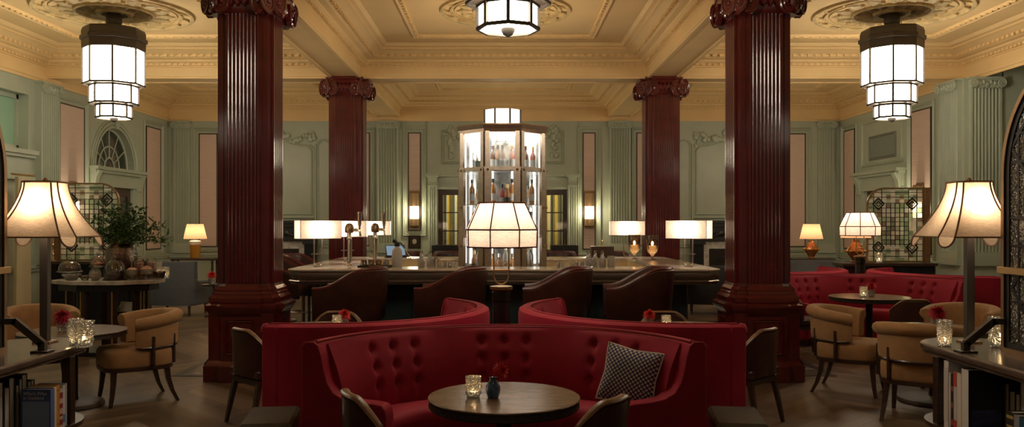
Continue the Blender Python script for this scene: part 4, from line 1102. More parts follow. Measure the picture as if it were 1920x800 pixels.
# lamps on the bar
def bar_lamp(): 
    t=thing('bar_lamp','x','lamp',(0,0,0),0,'rectangular shaded lamps on the bar')
    m=MB(); w=.052
    m.tube([(-w,0,.36),(-w,0,.06)]+[(-w*cos(pi*k/8),0,.06-w*.9*sin(pi*k/8)) for k in range(1,8)]+[(w,0,.06),(w,0,.36)],.008,8)
    m.build('stem',M['pewter'],t)
    MB().lathe([(.055,0),(.055,.008),(.02,.014)],20).build('base',M['pewter'],t)
    MB().bar((-.085,0,.155),(.085,0,.155),.02,.012).build('crossbar',M['pewter'],t)
    x,y,z0,z1=.26,.085,.336,.552
    sh=MB().loft([[(-x,-y,z),(x,-y,z),(x,y,z),(-x,y,z)] for z in (z0,z1)],cap=False).build('lamp_shade',M['linen2'],t,smooth=0)
    m=MB(); 
    for z in (z0,z1): m.tube([(-x,-y,z),(x,-y,z),(x,y,z),(-x,y,z)],.004,6,closed=True)
    for a,b in ((-x,-y),(x,-y),(x,y),(-x,y)): m.tube([(a,b,z0),(a,b,z1)],.003,6)
    m.build('shade_wire',M['trim_brown'],sh)
    point_light('bulb',(0,0,.45),9,(1,.85,.68),.04,t)
    return t
bl=bar_lamp()
for i,(p,rz,l) in enumerate([((-2.20,9.78),R_(38),'rectangular white shade lamp at the left front corner of the bar'),
    ((2.19,9.80),R_(-38),'rectangular white shade lamp at the right front corner of the bar'),
    ((-2.10,11.1),R_(0),'rectangular shade lamp behind the beer taps on the left of the bar'),
    ((-1.98,12.5),R_(0),'rectangular shade lamp at the left back corner of the bar'),
    ((1.86,12.5),R_(0),'rectangular shade lamp at the right back corner of the bar')]):
    if i==0: bl.location=(p[0],p[1],ztop); bl.rotation_euler=(0,0,rz); bl['label']=l
    else: dup(bl,(p[0],p[1],ztop),rz,l)
# beer taps
def beer_tap(x,y,rz,label):
    t=thing('beer_tap',label,'beer tap',(x,y,ztop),rz,'chrome beer fonts on the left of the bar')
    MB().lathe([(.045,0),(.045,.012),(.027,.025),(.024,.30),(.032,.315),(.032,.335),(.026,.35),(.028,.42)],20).build('column',M['chrome'],t)
    MB().lathe([(.046,.40),(.055,.42),(.055,.47),(.04,.505),(.012,.52)],16).build('head',M['bronze'],t)
    m=MB(); m.tube([(0,0,.435),(.10,0,.435)],.02,10); m.tube([(.09,0,.435),(.13,0,.42),(.135,0,.36)],.013,8); m.build('spout',M['chrome'],t)
    MB().lathe([(.014,.44),(.012,.47),(.020,.50),(.032,.64),(.034,.65),(.02,.66)],12,c=(.125,0,0)).build('tap_handle',M['pewter'],t)
    return t
beer_tap(-1.90,10.15,R_(4),'chrome beer font nearest the left front lamp')
bt=beer_tap(-1.70,10.9,R_(-12),'chrome beer font farther along the left side of the bar')
# soda siphon, glasses, decanters
t=thing('soda_siphon','tall frosted soda siphon with black head on the bar','siphon',(-1.27,9.82,ztop))
MB().lathe([(.058,0),(.062,.01),(.062,.17),(.055,.205),(.028,.235),(.025,.25)],24).build('body',pm('frosted_siphon_glass',(.50,.46,.40),.35),t)
m=MB(); m.lathe([(.03,.245),(.034,.255),(.03,.285),(.012,.30)],14); m.tube([(0,0,.29),(-.05,0,.31)],.018,8); m.tube([(0,0,.29),(.045,0,.285),(.085,0,.23)],.009,8); m.sphere((-.03,0,.305),.024,8,6); m.build('head',M['black'],t)
MB().tube([(.06,0,.25),(.10,0,.20),(.18,0,.08)],.005,6).build('straw',M['chrome'],t)
t=thing('spill_tray','black tray holding dark cups on the bar top','tray',(-1.52,9.78,ztop))
MB().box(-.20,.20,-.09,.10,.0,.012).build('base',M['black'],t,bevel=.003)
m=MB(); m.box(-.20,.20,-.09,-.08,.012,.022); m.box(-.2,.2,.09,.10,.012,.022); m.build('rim',M['black'],t)
for k in range(4):
    t=thing('tumbler',('dark copper cup on the black tray, %s from the left'%ORD[k]) if k<3 else 'small clear glass at the right end of the black tray','cup',(-1.66+.088*k,9.79,ztop+.012),0,'cups on the bar tray')
    MB().lathe([(.028,0),(.034,.004),(.037,.075),(.033,.075),(.028,.008)],16).build('body',M['bronze'] if k<3 else M['cutglass'],t)
    MB().lathe([(.0375,.03),(.039,.035),(.0375,.04)],16,cap=False).build('band',M['pewter'] if k<3 else M['glass'],t)
def mug(loc,rz,label):
    t=thing('glass_mug',label,'glass',loc,rz,'handled glass mugs on the bar')
    MB().lathe([(.02,0),(.035,.004),(.036,.09),(.033,.09),(.031,.012),(.01,.01)],16).build('body',M['cutglass'],t)
    m=MB(); m.tube([(.034,0,.075),(.055,0,.072),(.062,0,.05),(.055,0,.028),(.034,0,.024)],.006,6); m.build('handle',M['glass'],t); return t
mg=None
for i in range(4):
    for side,x0 in (('left',-.76),('right',.80)):
        lab='handled glass mug %s in the row %s'%(ORD[i],'left of the tower' if side=='left' else 'right of the tower')
        loc=(x0+.062*i,9.74+.03*(i%2),ztop)
        if mg is None: mg=mug(loc,R_(70),lab); mg.scale=(.72,)*3
        else: dup(mg,loc,R_(70),lab)
def carafe(loc,label):
    t=thing('carafe',label,'carafe',loc,0,'small glass carafes on the bar')
    MB().lathe([(.03,0),(.042,.004),(.044,.07),(.036,.10),(.018,.135),(.016,.165),(.022,.172),(.013,.165),(.03,.09),(.036,.01)],18).build('body',M['cutglass'],t)
    MB().lathe([(.012,.165),(.02,.178),(.012,.195)],10).build('stopper',M['glass'],t); return t
cf=carafe((-.98,9.80,ztop),'glass carafe beside the soda siphon, left of a pair')
dup(cf,(-.875,9.80,ztop),0,'glass carafe left of the steel shaker, right of a pair')
dup(cf,(1.00,9.80,ztop),0,'glass carafe right of the right-hand mugs, leftmost of three')
dup(cf,(1.085,9.84,ztop),0,'glass carafe right of the right-hand mugs, middle of three')
dup(cf,(1.165,9.79,ztop),0,'glass carafe right of the right-hand mugs, rightmost of three')
t=thing('mixing_glass','square cut mixing glass at the right of the carafes','glass',(1.27,9.80,ztop))
MB().lathe([(.05,0),(.055,.004),(.056,.13),(.052,.13),(.048,.012)],4,a0=pi/4).build('body',M['cutglass'],t,smooth=0,bevel=.006)
MB().lathe([(.056,.125),(.058,.13),(.05,.134)],4,a0=pi/4,cap=False).build('rim',M['glass'],t,smooth=0)
t=thing('jigger','tall steel cocktail shaker cup between the carafes and the mugs','cup',(-.80,9.81,ztop))
MB().lathe([(.028,0),(.03,.004),(.036,.115),(.034,.115),(.028,.01)],16).build('body',M['chrome'],t)
for k,x in enumerate((.64,.70)):
    t=thing('small_tumbler','small glass tumbler %s of two left of the right-hand mugs'%('left' if k==0 else 'right'),'glass',(x,9.79,ztop),0,'small tumblers on the bar')
    MB().lathe([(.02,0),(.024,.003),(.026,.055),(.024,.055),(.02,.008)],14).build('body',M['cutglass'],t)
t=thing('strainer','coiled chrome strainer lying on the bar beside the tray','strainer',(-1.40,9.72,ztop+.012))
m=MB(); m.tube([(.015*cos(k*.8)+.006*k-.08,.015*sin(k*.8)*2,.0) for k in range(30)],.005,5); m.build('coil',M['chrome'],t)
def goblet(loc,label):
    t=thing('hurricane_candle',label,'candle holder',loc,0,'glass goblet candle holders')
    MB().lathe([(.05,0),(.05,.006),(.012,.02),(.012,.05),(.03,.07),(.07,.11),(.085,.17),(.088,.35),(.085,.35),(.082,.18),(.06,.115)],24).build('glass',M['smoke'],t)
    MB().lathe([(.035,.09),(.062,.12),(.078,.17),(.078,.20),(.02,.205)],20).build('candle_filling',emis('glowing_sand',(1,.6,.25),1.0,(.8,.55,.3)),t)
    MB().sphere((0,0,.235),.016,8,6,(1,1,1.8)).build('flame',M['flame'],t)
    return t
gb=goblet((1.90,12.05,ztop),'smoked glass goblet candle holder on the right of the bar, left of the pair')
dup(gb,(2.10,11.7,ztop),0,'smoked glass goblet candle holder on the right of the bar, right of the pair')
t=thing('till_screen','small lit touch screen on a dark stand at the left back of the bar','screen',(-1.62,12.45,ztop),R_(20))
MB().box(-.16,.16,-.01,.10,0,.02).build('stand',M['black'],t); o=MB().box(-.15,.15,-.008,.008,0,.20).build('bezel',M['black'],t); o.rotation_euler=(R_(-35),0,0); o.location=(0,0,.02)
MB().box(-.14,.14,-.010,-.008,.015,.185).build('display',emis('screen_glow',(.5,.75,1),.35,(.02,.02,.02)),o,smooth=0)
t=thing('menu_box','dark wooden box with a brass bell knob on the right back of the bar','box',(1.48,12.5,ztop))
MB().rbox(-.17,.17,-.1,.1,0,.17,.008).build('body',M['wood'],t); m=MB(); m.lathe([(.03,.17),(.03,.175),(.008,.18),(.006,.24),(.014,.25),(.005,.265)],10); m.build('knob',M['brass'],t)
# ------------------------------------------------------------------ foreground bookcases with screens and scalloped lamps
def bookcase(s,label):
    t=thing('bookcase',label,'bookcase',(0,0,0),0,'low dark bookcases in the foreground')
    def top(i,n=24):
        xi,xo,yc,y0=2.62+i,3.26-i,5.13,2.6+i; r=(xo-xi)/2; xm=(xi+xo)/2
        p=[(xi,y0)]+[(xm-r*cos(pi*k/n),yc+r*sin(pi*k/n)) for k in range(n+1)]+[(xo,y0)]
        return [(s*x,y) for x,y in p]
    m=MB(); m.loft([[(x,y,z) for x,y in top(i)] for i,z in ((.03,.785),(.012,.79),(.012,.806),(.0,.812),(-.004,.828),(.0,.843),(.012,.85))])
    m.build('top',M['casetop'],t,smooth=30)
    for z0,z1,n in ((.355,.38,'shelf'),(.06,.085,'shelf')):
        MB().loft([[(x,y-.07,z) for x,y in top(-.01+.0)] for z in (z0,z1)]).build(n,M['wood'],t,smooth=30)
    for x in (2.655,3.215):
        for y in (5.04,3.6,2.75): MB().box(min(s*(x-.027),s*(x+.027)),max(s*(x-.027),s*(x+.027)),y-.03,y+.03,0,.79).build('post',M['wood'],t,bevel=.004)
    MB().box(min(s*3.04,s*3.06),max(s*3.04,s*3.06),2.75,5.0,.085,.785).build('divider',M['black'],t)
    return t
bookcase(-1,'low dark bookcase on the left edge holding books, a lamp and a leaded screen')
bookcase(1,'low dark bookcase on the right edge holding books, a lamp and a leaded screen')

def bell_lamp(s,loc,rz,label):
    t=thing('scalloped_lamp',label,'lamp',loc,0,'scalloped linen lamps on the bookcases')
    zt,zb=1.006,.665
    MB().box(-.024,.024,-.024,.024,.012,.90).build('post',M['grey_metal'],t,bevel=.004)
    MB().box(-.055,.055,-.055,.055,0,.014).build('base',M['bronze'],t,bevel=.003)
    MB().lathe([(.012,.9),(.012,1.0),(.025,1.008),(.018,1.02),(.006,1.035)],12).build('finial',M['bronze'],t)
    m=MB()
    for k in range(4): a=pi/4+pi/2*k; m.tube([(0,0,.99),(.11*cos(a),.11*sin(a),1.0)],.004,6)
    m.build('shade_carrier',M['bronze'],t)
    def r(u): return .104+.158*u**1.75
    W=.74; C=1/sqrt(2)
    nz=14
    Q=Matrix.Rotation(rz,4,'Z')
    def V(k,u):     # eight corners: pairs either side of each cut corner
        q=r(u); side=k//2; e=k%2
        x=(W*q if e else -W*q); a=side*pi/2
        px,py=x,-q
        return (px*cos(a)-py*sin(a), px*sin(a)+py*cos(a), zt+(zb-zt)*u)
    m=MB()
    for k in range(8):
        k2=(k+1)%8
        rows=[[V(k,j/nz),tuple((Vector(V(k,j/nz))+Vector(V(k2,j/nz)))/2),V(k2,j/nz)] for j in range(nz+1)]
        if k%2==1:  # narrow corner panel ends in a rounded tongue
            a=Vector(V(k,1)); b=Vector(V(k2,1)); c=(a+b)/2; out=Vector((c.x,c.y,0)).normalized()
            hw=(b-a)/2; n=8
            base=[c-hw*cos(pi*i/10) for i in range(11)]
            low=[p+Vector((0,0,-.062*sin(pi*i/10)))+out*(.028*sin(pi*i/10)) for i,p in enumerate(base)]
            vs=[tuple(p) for p in base]+[tuple(p) for p in low]
            m.add(vs,[(i,i+1,12+i,11+i) for i in range(10)])
            tong.append([Q@p for p in low]) if False else None
            ribs.append(low)
        else: ribs.append([Vector(V(k,1)),Vector(V(k2,1))])
        m.loft(rows,cap=False,closed=False)
    sh=m.xf(Q).build('lamp_shade',M['linen'],t,smooth=0)
    me=sh.data; me.polygons.foreach_set('use_smooth',[True]*len(me.polygons)); me.set_sharp_from_angle(angle=R_(20))
    m=MB()
    for k in range(8): m.tube([Q@Vector(V(k,j/nz)) for j in range(nz+1)],.0055,6)
    m.tube([Q@Vector(V(k,0)) for k in range(8)],.007,6,closed=True)
    for low in ribs: m.tube([Q@p for p in low],.0055,6)
    ribs.clear()
    m.build('ribbon',M['trim_brown'],sh)
    point_light('bulb',(0,0,.86+.0),8.5,(1,.83,.64),.04,t).location=(.0,-.065,.86)
    return t
ribs=[]; tong=[]
bell_lamp(-1,(-2.88,5.19,.85),R_(6),'large scalloped linen lamp on a square post on the left bookcase')
bell_lamp(1,(2.92,5.19,.85),R_(-6),'large scalloped linen lamp on a square post on the right bookcase')

def leaded_screen(s,label):
    t=thing('leaded_screen',label,'screen',(s*2.93,4.20,.85),pi/2*s*-1,'arched leaded glass screens on the bookcases')
    w,h=.64,1.03; n=28
    def outl(i): return [(-w+i,0.0+i)]+[(-(w-i)*cos(pi*k/n),h+(w-i)*sin(pi*k/n)) for k in range(n+1)]+[(w-i,0.0+i)]
    def loop(i,y): return [(x,y,z) for x,z in outl(i)]
    MB().loft([loop(0,-.022),loop(.028,-.022),loop(.028,.022),loop(0,.022)],cap=False,loop=True).build('frame',M['bronze'],t,smooth=30)
    MB().loft([loop(.028,-.012),loop(.062,-.012),loop(.062,.012),loop(.028,.012)],cap=False,loop=True).build('inner_frame',M['lead'],t,smooth=30)
    MB().prism_y(outl(.06),-.003,.003).build('glass_pane',M['screen_glass'],t,smooth=0)
    m=MB()
    def top(x): return h+sqrt(max((w-.05)**2-x*x,0))
    for x in (-.50,-.36,-.12,.12,.36,.50): m.bar((x,0,.05),(x,0,top(x)),.013,.014)
    for z in (.14,.30,.46,.62,.78,.94,1.10,1.26,1.42):
        hw=w-.05 if z<h else sqrt(max((w-.05)**2-(z-h)**2,0)); m.bar((-hw,0,z),(hw,0,z),.013,.014,up=(0,1,0))
    for x in (-.43,.43):
        for z in (.38,1.18):
            for a,b in (((0,-.15),(.13,0)),((.13,0),(0,.15)),((0,.15),(-.13,0)),((-.13,0),(0,-.15))): m.bar((x+a[0],0,z+a[1]),(x+b[0],0,z+b[1]),.02,.016,up=(0,1,0))
    m.build('lead_came',M['lead'],t,smooth=0)
    m=MB()
    for x in (-.43,.43): 
        for z0 in (.62,1.26): m.box(x-.06,x+.06,-.006,.006,z0+.02,z0+.14)
    m.build('blue_pane',M['screen_blue'],t,smooth=0)
    MB().box(-w-.02,w+.02,-.035,.035,.455,.495).build('brass_band',M['brass'],t,bevel=.003)
    # strut from the frame down beside the lamp post
    e=-s*1
    return t
leaded_screen(-1,'arched leaded glass screen at the left edge of the photo')
leaded_screen(1,'arched leaded glass screen at the right edge of the photo')
for s,l in ((-1,'black steel strut beside the left lamp post, bracing the left screen'),(1,'black steel strut beside the right lamp post, bracing the right screen')):
    t=thing('screen_strut',l,'bracket',(0,0,0),0,'steel struts bracing the screens')
    m=MB(); x0=s*2.93; x1=s*2.68
    m.bar((x0-s*.028,4.80,1.03),(x0-s*.10,4.80,1.03),.03,.035); m.bar((x0-s*.085,4.80,1.035),(x1,4.80,.90),.03,.04); m.bar((x1,4.80,.91),(x1,4.80,.862),.03,.04,up=(1,0,0))
    m.build('bar',M['grey_metal'],t,smooth=0); MB().box(x1-.05,x1+.05,4.76,4.84,.85,.862).build('foot',M['grey_metal'],t,bevel=.002)

def book(x0,x1,y0,y1,z0,z1,c,label,spine='x+',group=None,band=None,rough=.45,bandc=None):
    """boards round a page block; spine = the side the spine faces"""
    t=thing('book',label,'book',((x0+x1)/2,(y0+y1)/2,z0+.0015),0,group)
    w,d,h=(x1-x0)/2,(y1-y0)/2,z1-z0; b=.003
    m=MB(); m.box(-w,w,-d,-d+b,0,h); m.box(-w,w,d-b,d,0,h)
    if spine=='x+': m.box(w-b,w,-d+b,d-b,0,h)
    else: m.box(-w,-w+b,-d+b,d-b,0,h)
    key=tuple(c); 
    mt=BM.get(key) or pm('book_cloth',c,rough); BM[key]=mt
    m.build('cover',mt,t,smooth=0)
    p=MB(); p.box(-w+(b if spine!='x+' else .004),w-(b if spine=='x+' else .004),-d+b,d-b,.004,h-.005); p.build('pages',M['page'],t,smooth=0)
    if band:
        xx=w+.0006 if spine=='x+' else -w-.0006
        k2=tuple(bandc or (.6,.5,.3)); mt2=BM.get(k2) or pm('book_band',k2,.5); BM[k2]=mt2
        for z_0,z_1 in band: MB().box(min(xx,xx-.001),max(xx,xx-.001),-d+.001,d-.001,h*z_0,h*z_1).build('spine_band',mt2,t,smooth=0)
    return t
BM={}
def text(s,size,mat,parent,loc,rot,name='lettering',align='LEFT'):
    c=bpy.data.curves.new(name,'FONT'); c.body=s; c.size=size; c.extrude=.0003; c.align_x=align
    q=bpy.data.objects.new(name,c); col.objects.link(q); bpy.context.view_layer.update(); me=bpy.data.meshes.new_from_object(q); bpy.data.objects.remove(q)
    o=bpy.data.objects.new(name,me); col.objects.link(o); me.materials.clear(); me.materials.append(mat); o.parent=parent; o.location=loc; o.rotation_euler=rot; return o
GL='books on the left bookcase'; GR='books on the right bookcase'
y=4.985
for th,h,c,l,bd,bc in ((.022,.255,(.34,.35,.40),'grey book at the far right end of the left shelf, against the post',None,None),
    (.022,.25,(.62,.60,.60),'slim white spined book second from the post on the left shelf',((.1,.3),),(.1,.2,.5)),
    (.036,.235,(.55,.45,.40),'book with a red and white patterned spine on the left shelf',((.08,.22),(.3,.36),(.5,.62),(.75,.9)),(.25,.02,.03)),
    (.030,.262,(.58,.24,.04),'orange spined book on the left shelf',((.1,.14),(.86,.9)),(.4,.12,.02)),
    (.034,.258,(.70,.60,.42),'cream spined book behind the blue directory on the left shelf',None,None)):
    book(-2.80,-2.635,y-th,y,.38,.38+h,c,l,'x+',GL,bd,bandc=bc); y-=th+.0015
bw=book(-2.80,-2.628,y-.042,y,.38,.635,(.09,.15,.40),'blue directory book with its titled front cover facing the camera, left shelf','x+',GL)
yy=-.021-.0006; ct=pm('silver_lettering',(.9,.9,.92),.5)
MB().box(-.078,.078,yy,yy+.0006,.004,.185).build('cover_panel',pm('mid_blue_print',(.30,.42,.70),.4),bw,smooth=0)
text("Who's Who",.027,ct,bw,(-.072,yy-.0005,.222),(pi/2,0,0)); text("in Scotland",.027,ct,bw,(-.072,yy-.0005,.197),(pi/2,0,0))
rd=random.Random(4); y=4.985; k=0
shades=[('dark grey',(.05,.05,.055)),('pale grey',(.30,.30,.33)),('black',(.015,.015,.017)),('blue grey',(.13,.15,.20)),('slate',(.10,.11,.13)),('charcoal',(.03,.03,.035)),('steel blue',(.11,.14,.22))]
sz=['thin','slim','thick','broad','large','tall','wide']
while y>4.10:
    th=rd.uniform(.028,.055); h=rd.uniform(.27,.34); n,c=shades[k%7]
    book(-3.03,-2.825-rd.uniform(0,.012),y-th,y,.38,.38+h,c,'%s book in the back row of the left bookcase, %s from the far post'%(n,['first','second','third','fourth','fifth','sixth','seventh','eighth','ninth','tenth','eleventh','twelfth','thirteenth','fourteenth','fifteenth','sixteenth','seventeenth','eighteenth','nineteenth','twentieth','twenty-first','twenty-second','twenty-third','twenty-fourth','twenty-fifth','twenty-sixth','twenty-seventh','twenty-eighth','twenty-ninth','thirtieth'][k]),'x-','books in the back row of the left bookcase')
    y-=th+.002; k+=1
y=4.945
for th,h,c,l,bd,bc in ((.050,.40,(.66,.63,.60),'tall white spined book beside the post of the right bookcase',((.1,.9),),(.60,.56,.53)),
    (.022,.335,(.60,.56,.52),'slim pale book second from the post of the right bookcase',None,None),
    (.028,.335,(.03,.02,.025),'dark book with a squiggled spine on the right bookcase',((.1,.2),(.4,.5),(.7,.78)),(.3,.1,.08)),
    (.034,.35,(.56,.55,.55),'red and white banded book on the right bookcase',((.0,.2),(.76,1.0)),(.60,.06,.03)),
    (.044,.35,(.70,.66,.58),'off-white spined book behind the dark picture book, right bookcase',None,None)):
    b_=book(2.632,2.80,y-th,y,.38,.38+h,c,l,'x-',GR,bd,bandc=bc); y-=th+.002
    if l.startswith('tall white'):
        pass
bp=book(2.632,2.835,y-.075,y,.38,.765,(.012,.013,.022),'large dark blue picture book facing the camera on the right bookcase','x-',GR)
sea=pm('night_sea_print',(.035,.05,.16),.4,noise=.9,nscale=9,stretch=(1,1,2.5)); yy=-.0375-.0006
MB().box(-.085,.085,yy,yy+.0006,.02,.16).build('cover_print',sea,bp,smooth=0)
MB().box(-.1018,-.1012,-.035,.035,.0,.384).build('jacket_edge',M['white'],bp,smooth=0)
y-=.075+.36-.02
for th,h,c,l,bd,bc in ((.06,.235,(.03,.028,.025),'black book with gold bands near the right edge of the photo',((.1,.16),(.3,.55),(.65,.7),(.85,.92)),(.50,.36,.10)),
    (.045,.23,(.32,.33,.36),'grey book between the gold banded and the yellow books, right bookcase',None,None),
    (.05,.225,(.02,.10,.20),'blue book with a yellow spine panel at the right edge of the photo',((.05,.7),),(.70,.50,.04))):
    book(2.64,2.80,y-th,y,.38,.38+h,c,l,'x-',GR,bd,bandc=bc); y-=th+.002
rd=random.Random(9); y=4.985; k=0
NUM=['first','second','third','fourth','fifth','sixth','seventh','eighth','ninth','tenth','eleventh','twelfth','thirteenth','fourteenth','fifteenth','sixteenth','seventeenth','eighteenth','nineteenth','twentieth','twenty-first','twenty-second','twenty-third','twenty-fourth']
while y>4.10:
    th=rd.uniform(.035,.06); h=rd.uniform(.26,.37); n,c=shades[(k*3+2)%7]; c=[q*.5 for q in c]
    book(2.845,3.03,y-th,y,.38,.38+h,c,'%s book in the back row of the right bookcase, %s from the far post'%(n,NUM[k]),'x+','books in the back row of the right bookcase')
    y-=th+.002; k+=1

# ------------------------------------------------------------------ votives and dahlias
def votive(loc,label,r=.041,h=.108,mat='cutglass',e=.5,group='glass tealight holders'):
    t=thing('tealight_glass',label,'candle',loc,0,group)
    MB().lathe([(r*.72,0),(r*.8,.003),(r,h),(r*.93,h),(r*.74,.014),(.002,.012)],20).build('glass',M[mat],t,smooth=25)
    m=MB(); n=10     # cut facets
    for k in range(n):
        a=2*pi*k/n
        for z in (.25,.55): m.sphere((r*(.80+.2*z)*cos(a+z),r*(.80+.2*z)*sin(a+z),h*z),.008,6,4,(1,1,1.5))
    m.build('facets',M['glass'],t)
    MB().lathe([(r*.6,.014),(r*.62,.030),(.003,.030)],14).build('tealight',M['wax'],t)
    MB().sphere((0,0,.040),.006,8,6,(1,1,1.9)).build('flame',M['flame'],t)
    point_light('candle_glow',(0,0,.048),e,(1,.62,.3),.008,t)
    return t
v0=votive((-.155,4.17,.72),'cut glass tealight holder on the central table, left of the blue vase')
for loc,l,s in (((-2.55,5.02,.85),'shorter clear tealight tumbler at the tip of the left bookcase',1.45),((-1.40,6.93,.72),'tealight behind the left booth beside its scarlet flower',1.0),((1.36,6.93,.72),'tealight behind the right booth beside its scarlet flower',1.0),((2.99,4.98,.85),'cut glass tealight tumbler between lamp post and screen on the right bookcase',1.7),((4.28,9.84,.72),'tealight glass on the right-hand booth table',1.15)):
    q=dup(v0,loc,0,l,scale=s)
# tall tumblers
def tall_votive(loc,label,h=.16):
    t=thing('tall_tealight_glass',label,'candle',loc,0,'tall tealight tumblers on the bookcases')
    MB().lathe([(.036,0),(.038,.004),(.045,h),(.042,h),(.036,.016),(.002,.014)],24).build('glass',M['cutglass'],t,smooth=25)
    MB().lathe([(.026,.016),(.026,.034),(.003,.034)],14).build('tealight',M['wax'],t)
    MB().sphere((0,0,.046),.007,8,6,(1,1,1.9)).build('flame',M['flame'],t)
    point_light('candle_glow',(0,0,.056),.7,(1,.62,.3),.008,t); return t
tv=tall_votive((-2.64,5.10,.85),'taller tealight tumbler behind the shorter one on the left bookcase')
dup(tv,(2.68,5.03,.85),0,'tall tealight tumbler left of the lamp post on the right bookcase')

def dahlia(loc,r,label,mat='dahlia',drop=.12,tilt=(0,0),spiky=False):
    t=thing('dahlia',label,'flower',loc,0,'red dahlias')
    m=MB(); rd=random.Random(int(r*1e4)+len(label))
    for ring in range(7):
        el=R_(-25+ring*18); n=max(4,int(17-ring*2))
        for k in range(n):
            a=2*pi*k/n+ring*.37; L=r*(1.05-ring*.055)*rd.uniform(.85,1.1); w=r*(.12 if spiky else .19)
            d=Vector((cos(a)*cos(el),sin(a)*cos(el),sin(el))); t_=Vector((-sin(a),cos(a),0)); u=d.cross(t_)
            p0=d*(r*.12); p1=d*(L*.6); p2=d*L
            m.add([tuple(p0),tuple(p1+t_*w),tuple(p2),tuple(p1-t_*w),tuple(p1+u*w*.35)],[(0,1,4),(1,2,4),(2,3,4),(3,0,4)])
    o=m.build('petals',M[mat],t,smooth=0); o.rotation_euler=(tilt[0],tilt[1],0)
    MB().sphere((0,0,-.0),r*.2,8,6).build('flower_heart',M[mat],t)
    MB().tube([(0,0,0),(-tilt[1]*.02,tilt[0]*.0,-drop*.5),(-tilt[1]*.035,0,-drop)],.003,6).build('stem',M['stem'],t)
    return t
t=thing('bud_vase','small blue glazed bud vase on the central table','vase',(-.055,4.17,.72))
MB().lathe([(.022,0),(.028,.003),(.038,.035),(.036,.06),(.022,.085),(.016,.095),(.020,.103),(.014,.1),(.015,.08)],24).build('body',M['bluevase'],t)
MB().tube([(.0,0,.08),(.004,.0,.115),(.012,0,.122)],.004,6).build('sprig',M['stem'],t)
dahlia((-.015,4.165,.855),.052,'spiky scarlet dahlia in the blue bud vase on the central table','dahlia2',.07,(R_(40),R_(55)),True)
def posy(loc,r,lab_v,lab_f,mat='dahlia',spiky=False,vs=1.0):
    t=thing('glass_posy_vase',lab_v,'vase',loc,0,'small glass flower vases')
    MB().lathe([(.026*vs,0),(.03*vs,.003),(.036*vs,.07*vs),(.033*vs,.07*vs),(.026*vs,.01)],18).build('body',M['cutglass'],t)
    MB().lathe([(.024*vs,.012),(.030*vs,.045*vs),(.002,.045*vs)],14).build('water',M['glass'],t)
    dahlia((loc[0],loc[1],loc[2]+.07*vs+r*.45),r,lab_f,mat,.05*vs,(R_(25),R_(10)),spiky)
posy((-3.83,7.17,.66),.085,'glass vase of the crimson dahlia on the small left table','full crimson dahlia on the small table at the left, behind the tealights','dahlia',False,1.3)
posy((3.83,7.30,.66),.090,'ribbed glass of the crimson dahlia on the small right table','full crimson dahlia on the small right table between the tan chairs','dahlia',False,1.5)
posy((4.42,9.95,.72),.075,'glass vase behind the tealight on the right-hand booth table','scarlet dahlia on the right-hand booth table','dahlia2',True,1.2)
posy((-1.36,7.05,.72),.065,'glass vase behind the left booth, mostly hidden by its back','scarlet flower peeping over the left booth near the bar','dahlia2',True,1.0)
posy((1.24,7.05,.72),.065,'glass vase behind the right booth, mostly hidden by its back','scarlet flower peeping over the right booth near the bar','dahlia2',True,1.0)

# ------------------------------------------------------------------ sweets table on the left
TX,TY,TZ=-4.87,10.2,.91
t=thing('display_table','octagonal marble-topped table of sweets and cake stands at the left','table',(TX,TY,0))
MB().loft([[(q[0]*1.0,q[1]*.62,q[2]) for q in oct_ring(r,z)] for r,z in ((.66,TZ-.05),(.68,TZ-.045),(.68,TZ-.006),(.67,TZ))]).build('tabletop',M['marble'],t,smooth=20)
MB().loft([[(q[0],q[1]*.62,q[2]) for q in oct_ring(r,z)] for r,z in ((.60,TZ-.13),(.60,TZ-.05))]).build('apron',M['black'],t,smooth=10)
for k in range(8):
    a=2*pi*k/8+pi/8; x,y=.44*cos(a),.30*sin(a)
    MB().bar((x,y,.05),(x,y,TZ-.12),.11,.04,up=(cos(a),sin(a),0)).build('leg',M['wood'],t,smooth=0)
    m=MB(); m.tube([(x+.05*cos(a),y+.03*sin(a)-.02,.05),(x+.05*cos(a),y+.03*sin(a)-.02,TZ-.12)],.010,8); m.build('brass_edge',M['brass'],t)
MB().loft([[(q[0],q[1]*.62,q[2]) for q in oct_ring(r,z)] for r,z in ((.55,0),(.55,.05))]).build('base',M['black'],t,smooth=10)
MB().box(.10,.62,-.20,.20,.50,.525).build('shelf',M['wood'],t)
t=thing('magazine','folded illustrated magazine propped on the lower shelf of the sweets table','magazine',(TX+.26,TY-.10,.528))
m=MB(); m.loft([[(-.09,-.06,0),(.09,-.06,0),(.075,-.02,.11),(-.06,-.02,.12)],[(-.09,-.05,0),(.09,-.05,0),(.075,-.01,.11),(-.06,-.01,.12)]]); m.build('pages',M['white'],t,smooth=0)
MB().box(-.085,-.05,-.063,-.060,.0,.05).build('print',pm('magazine_green',(.2,.3,.2),.5),t,smooth=0)
def jar(name,label,x,y,prof,mat,fill=None,fmat=None,knob=True,cat='jar',dome=None,stand=None):
    t=thing(name,label,cat,(TX+x,TY+y,TZ),0,'sweet jars and cake stands on the display table')
    MB().lathe(prof,20).build('glass',M[mat],t,smooth=35)
    if fill: MB().lathe(fill,16).build('filling',M[fmat],t,smooth=50)
    if dome: MB().lathe(dome,24).build('lid',M['glass'],t)
    return t
